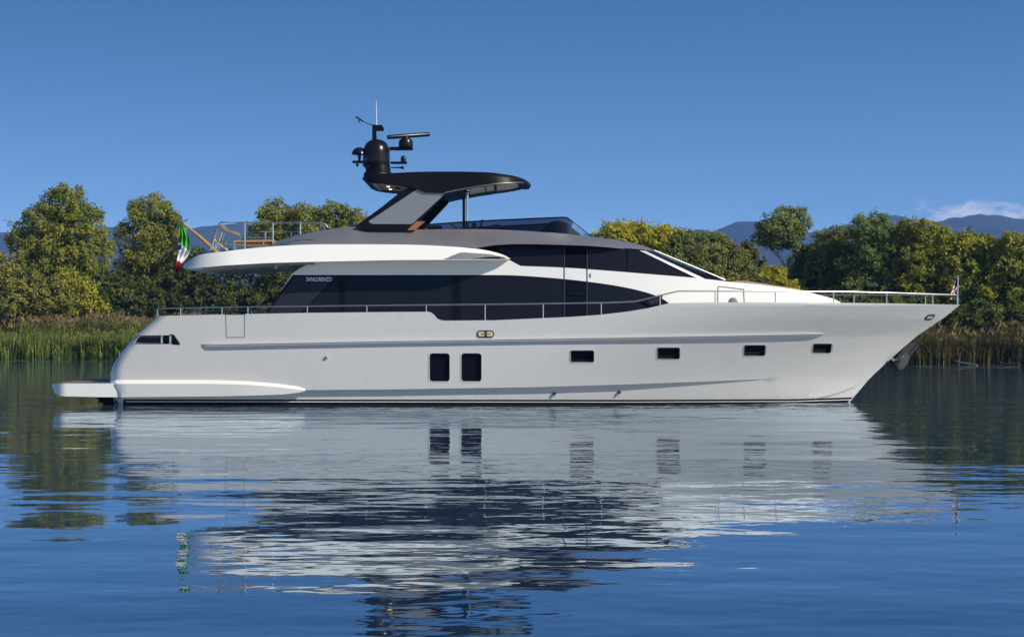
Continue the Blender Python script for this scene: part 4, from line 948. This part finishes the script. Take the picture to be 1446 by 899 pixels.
# flybridge aft rail
FY = 0.75
def frail(mir):
    q = lambda a, b: (lambda p: Vector((p.x, 2 * C - FY if mir else FY, p.z)))(W(a, b, FY))
    g = obj('flybridge_rail', tube([q(296, 354), q(309.5, 315.5), q(312, 314), q(340, 314.2), q(400, 314.6), q(455, 315.2), q(459.5, 316), q(463, 321)], .024, 8), M['steel'], Y)
    for x, yb in ((345.8, 351), (385.5, 344), (424.3, 331)): obj('rail_post', tube([q(x, yb), q(x, 314.5)], .028, 8), M['steel'], g)
    obj('rail_wire', tube([q(299.5, 345), q(346, 344.6)], .012, 6), M['steel'], g); obj('rail_wire', tube([q(303, 335.2), q(346, 335.2), q(385, 335.4)], .012, 6), M['steel'], g)
    obj('rail_wire', tube([q(346, 328.5), q(424, 328.5)], .012, 6), M['steel'], g) if mir else None
frail(False); frail(True)
for mir in (False, True):
    bm = sheetm([(299, 353.5), (311.5, 317), (345, 317), (345, 350)], lambda a, b: FY + .01, mir, 40); obj('glass_panel', bm, M['clear'], Y)

# ------------------------------------------------------------------ things standing on the yacht
def chair(y, label):
    b = W(322, 352, y); r = empty('deck_chair', b, label, 'deck chair', 'wooden deck chairs on the aft flybridge')
    global ORG; ORG = b.copy()
    q = lambda px, py, dy: W(px, py, y) + Vector((0, dy, 0))
    bk = spl([(309.5, 316), (313, 321.5), (320, 326), (328, 328.6), (335, 331.8), (334, 327.4), (326, 325.4), (318, 321.8), (312, 316)], 4)
    obj('backrest', slab(bk[:-1], y - .28, thick=.56, step=6), M['wood'], r)
    for dy in (-.24, .24):
        obj('leg', tube([q(310.5, 318, dy), q(300.5, 353, dy)], .022, 6), M['steel'], r)
        obj('leg', tube([q(316, 328, dy), q(306, 353, dy)], .018, 6), M['brass'], r)
        obj('leg', tube([q(304, 338, dy), q(320, 353, dy)], .018, 6), M['brass'], r)
    obj('seat', slab([(303, 339.5), (319, 341), (319, 342.5), (303, 341)], y - .26, thick=.52, step=8), M['cushion'], r)
chair(1.5, 'wooden armed deck chair standing nearest the aft flybridge railing')
tb = W(350, 352, 2.0); ORG = tb.copy()
t = empty('low_table', tb, 'low teak topped table behind the flybridge railing beside the deck chair', 'table')
obj('tabletop', slab([(329.5, 339.4), (386, 338), (386, 341.2), (329.5, 342)], 1.6, thick=1.1, step=15), M['wood'], t)
obj('shelf', slab([(331, 345.6), (386, 345.0), (386, 347.4), (331, 347.6)], 1.65, thick=1.0, step=15), M['orange'], t)
for px in (331, 372):
    for y_ in (1.75, 2.55): obj('leg', tube([W(px, 341, y_), W(px, 352, y_)], .03, 6), M['steel'], t)

def cloth(name, left, right, s0, s1, y, mats, pick, ns=40, nw=14, amp=0.10, parent=None, fold=2.6):
    """hanging cloth between a left and a right edge (photo pixels along the drop), with folds"""
    lf, rf = interp(left), interp(right); V = []; F = []; I = []
    for i in range(ns + 1):
        s = s0 + (s1 - s0) * i / ns
        for j in range(nw + 1):
            u = j / nw; px = lf(s) + (rf(s) - lf(s)) * u
            p = W(px, s, y + amp * math.sin(u * fold * 2 * math.pi + s * 0.13) + 0.04 * math.sin(s * .3)); V.append(p - ORG)
    for i in range(ns):
        for j in range(nw):
            a = i * (nw + 1) + j; F.append((a, a + 1, a + nw + 2, a + nw + 1)); I.append(pick((i + .5) / ns, (j + .5) / nw))
    me = arr_mesh(name, V, F, mats, I)
    for p in me.polygons: p.use_smooth = True
    return link(name, me, None, parent)
fb = W(307, 356.5, C - .4); ORG = fb.copy()
e_ = empty('ensign', fb, 'green white and red ensign hanging from a varnished staff at the stern', 'flag')
st = obj('staff', tube([W(308, 358, C - .4), W(281, 333.5, C - .4), W(254.3, 311.8, C - .4)], [.075, .06, .03], 10), M['wood'], e_)
obj('rope', tube([W(255, 313, C - .45), W(262, 312, C - .5), W(265, 309.5, C - .5)], .015, 5), M['rubber'], e_)
def pk_(s, u):
    if s < 0.37 + 0.20 * u: return 0
    if s < 0.74 + 0.06 * u:
        return 3 if (abs(s - 0.47) < 0.045 and u < 0.36) else 1
    return 2
cloth('cloth', [(316, 254), (330, 253), (345, 252.2), (355, 250.5), (368, 249.6), (385, 248.6)], [(316, 257.5), (325, 262), (335, 267), (345, 268.3), (355, 268.6), (360, 266), (366, 262), (372, 257), (378, 254.5), (385, 251)], 316, 385.5, C - .45,
      [M['green'], M['wcloth'], M['red'], M['blue']], pk_, parent=e_, nw=18, amp=.055)
jb = W(1352.5, 395, C); ORG = jb.copy()
j_ = empty('courtesy_flag', jb, 'small red white and blue striped flag on the bow staff', 'flag')
def pk2(s, u):
    if s < 0.40 and u > 0.42: return 3
    return 2 if int(s * 9 + u * 2.2) % 2 else 1
cloth('cloth', [(391.5, 1350), (402, 1345.6), (414, 1342.6), (423, 1341.6)], [(391.5, 1352.2), (400, 1351.8), (410, 1350.5), (417, 1346), (423, 1343.6)], 391.5, 423, C, [M['green'], M['wcloth'], M['red'], M['blue']], pk2, ns=36, nw=12, amp=.04, parent=j_, fold=1.4)

# ------------------------------------------------------------------ driftwood and floating weed along the shores
ORG = Vector((0, 0, 0))
def at_water(px, py): 
    d = H * (D / K) / (py - HY); return Vector(((px - CX) / (D / K) * d, d - D, 0))
p, q = at_water(1345, 514.2), at_water(1380, 516.2); ORG = p.copy()
dw = obj('driftwood_log', tube([p + Vector((0, 0, .42)), p.lerp(q, .3) + Vector((0, 0, .22)), p.lerp(q, .7) + Vector((0, 0, .12)), q + Vector((0, 0, .05))], [.04, .07, .07, .05], 8), mat('bleached_wood', (.36, .31, .24), .8, var=.2), None)
dw.location = p; tag(dw, 'bleached driftwood log lying at the edge of the right hand reeds', 'log')
p, q = at_water(1412, 515.2), at_water(1440, 515.8); ORG = p.copy()
dw = obj('driftwood_log', tube([p + Vector((0, 0, .1)), p.lerp(q, .5) + Vector((0, 0, .16)), q + Vector((0, 0, .08))], [.06, .09, .05], 8), M['bark'], None)
dw.location = p; tag(dw, 'thin brown driftwood branch at the right edge of the picture', 'log')
ORG = Vector((0, 0, 0)); bm = bmesh.new(); rr = random.Random(5)
def pad(x, y, r, e):
    n = 9; vs_ = [bm.verts.new((x + r * e * math.cos(2 * math.pi * k / n) * rr.uniform(.8, 1.1), y + r * math.sin(2 * math.pi * k / n) * rr.uniform(.8, 1.1), 0.012)) for k in range(n)]; bm.faces.new(vs_)
for k in range(900):
    left = rr.random() < .6
    px = rr.uniform(-20, 160) if left else rr.uniform(1290, 1470)
    py = 508.5 + abs(rr.gauss(0, 1.9)) + (0 if left else 7.5 + (abs(rr.gauss(0, .8))))
    if noise.noise((px * .05, py * .8, 2)) < (.05 if left else .12): continue
    p = at_water(px, py); pad(p.x, p.y, rr.uniform(.08, .22), rr.uniform(1, 3))
tag(obj('floating_weed', bm, mat('pale_floating_leaves', (.16, .18, .085), .45, var=.3), smooth=False), 'pale floating leaves in streaks along the shore', kind='stuff')
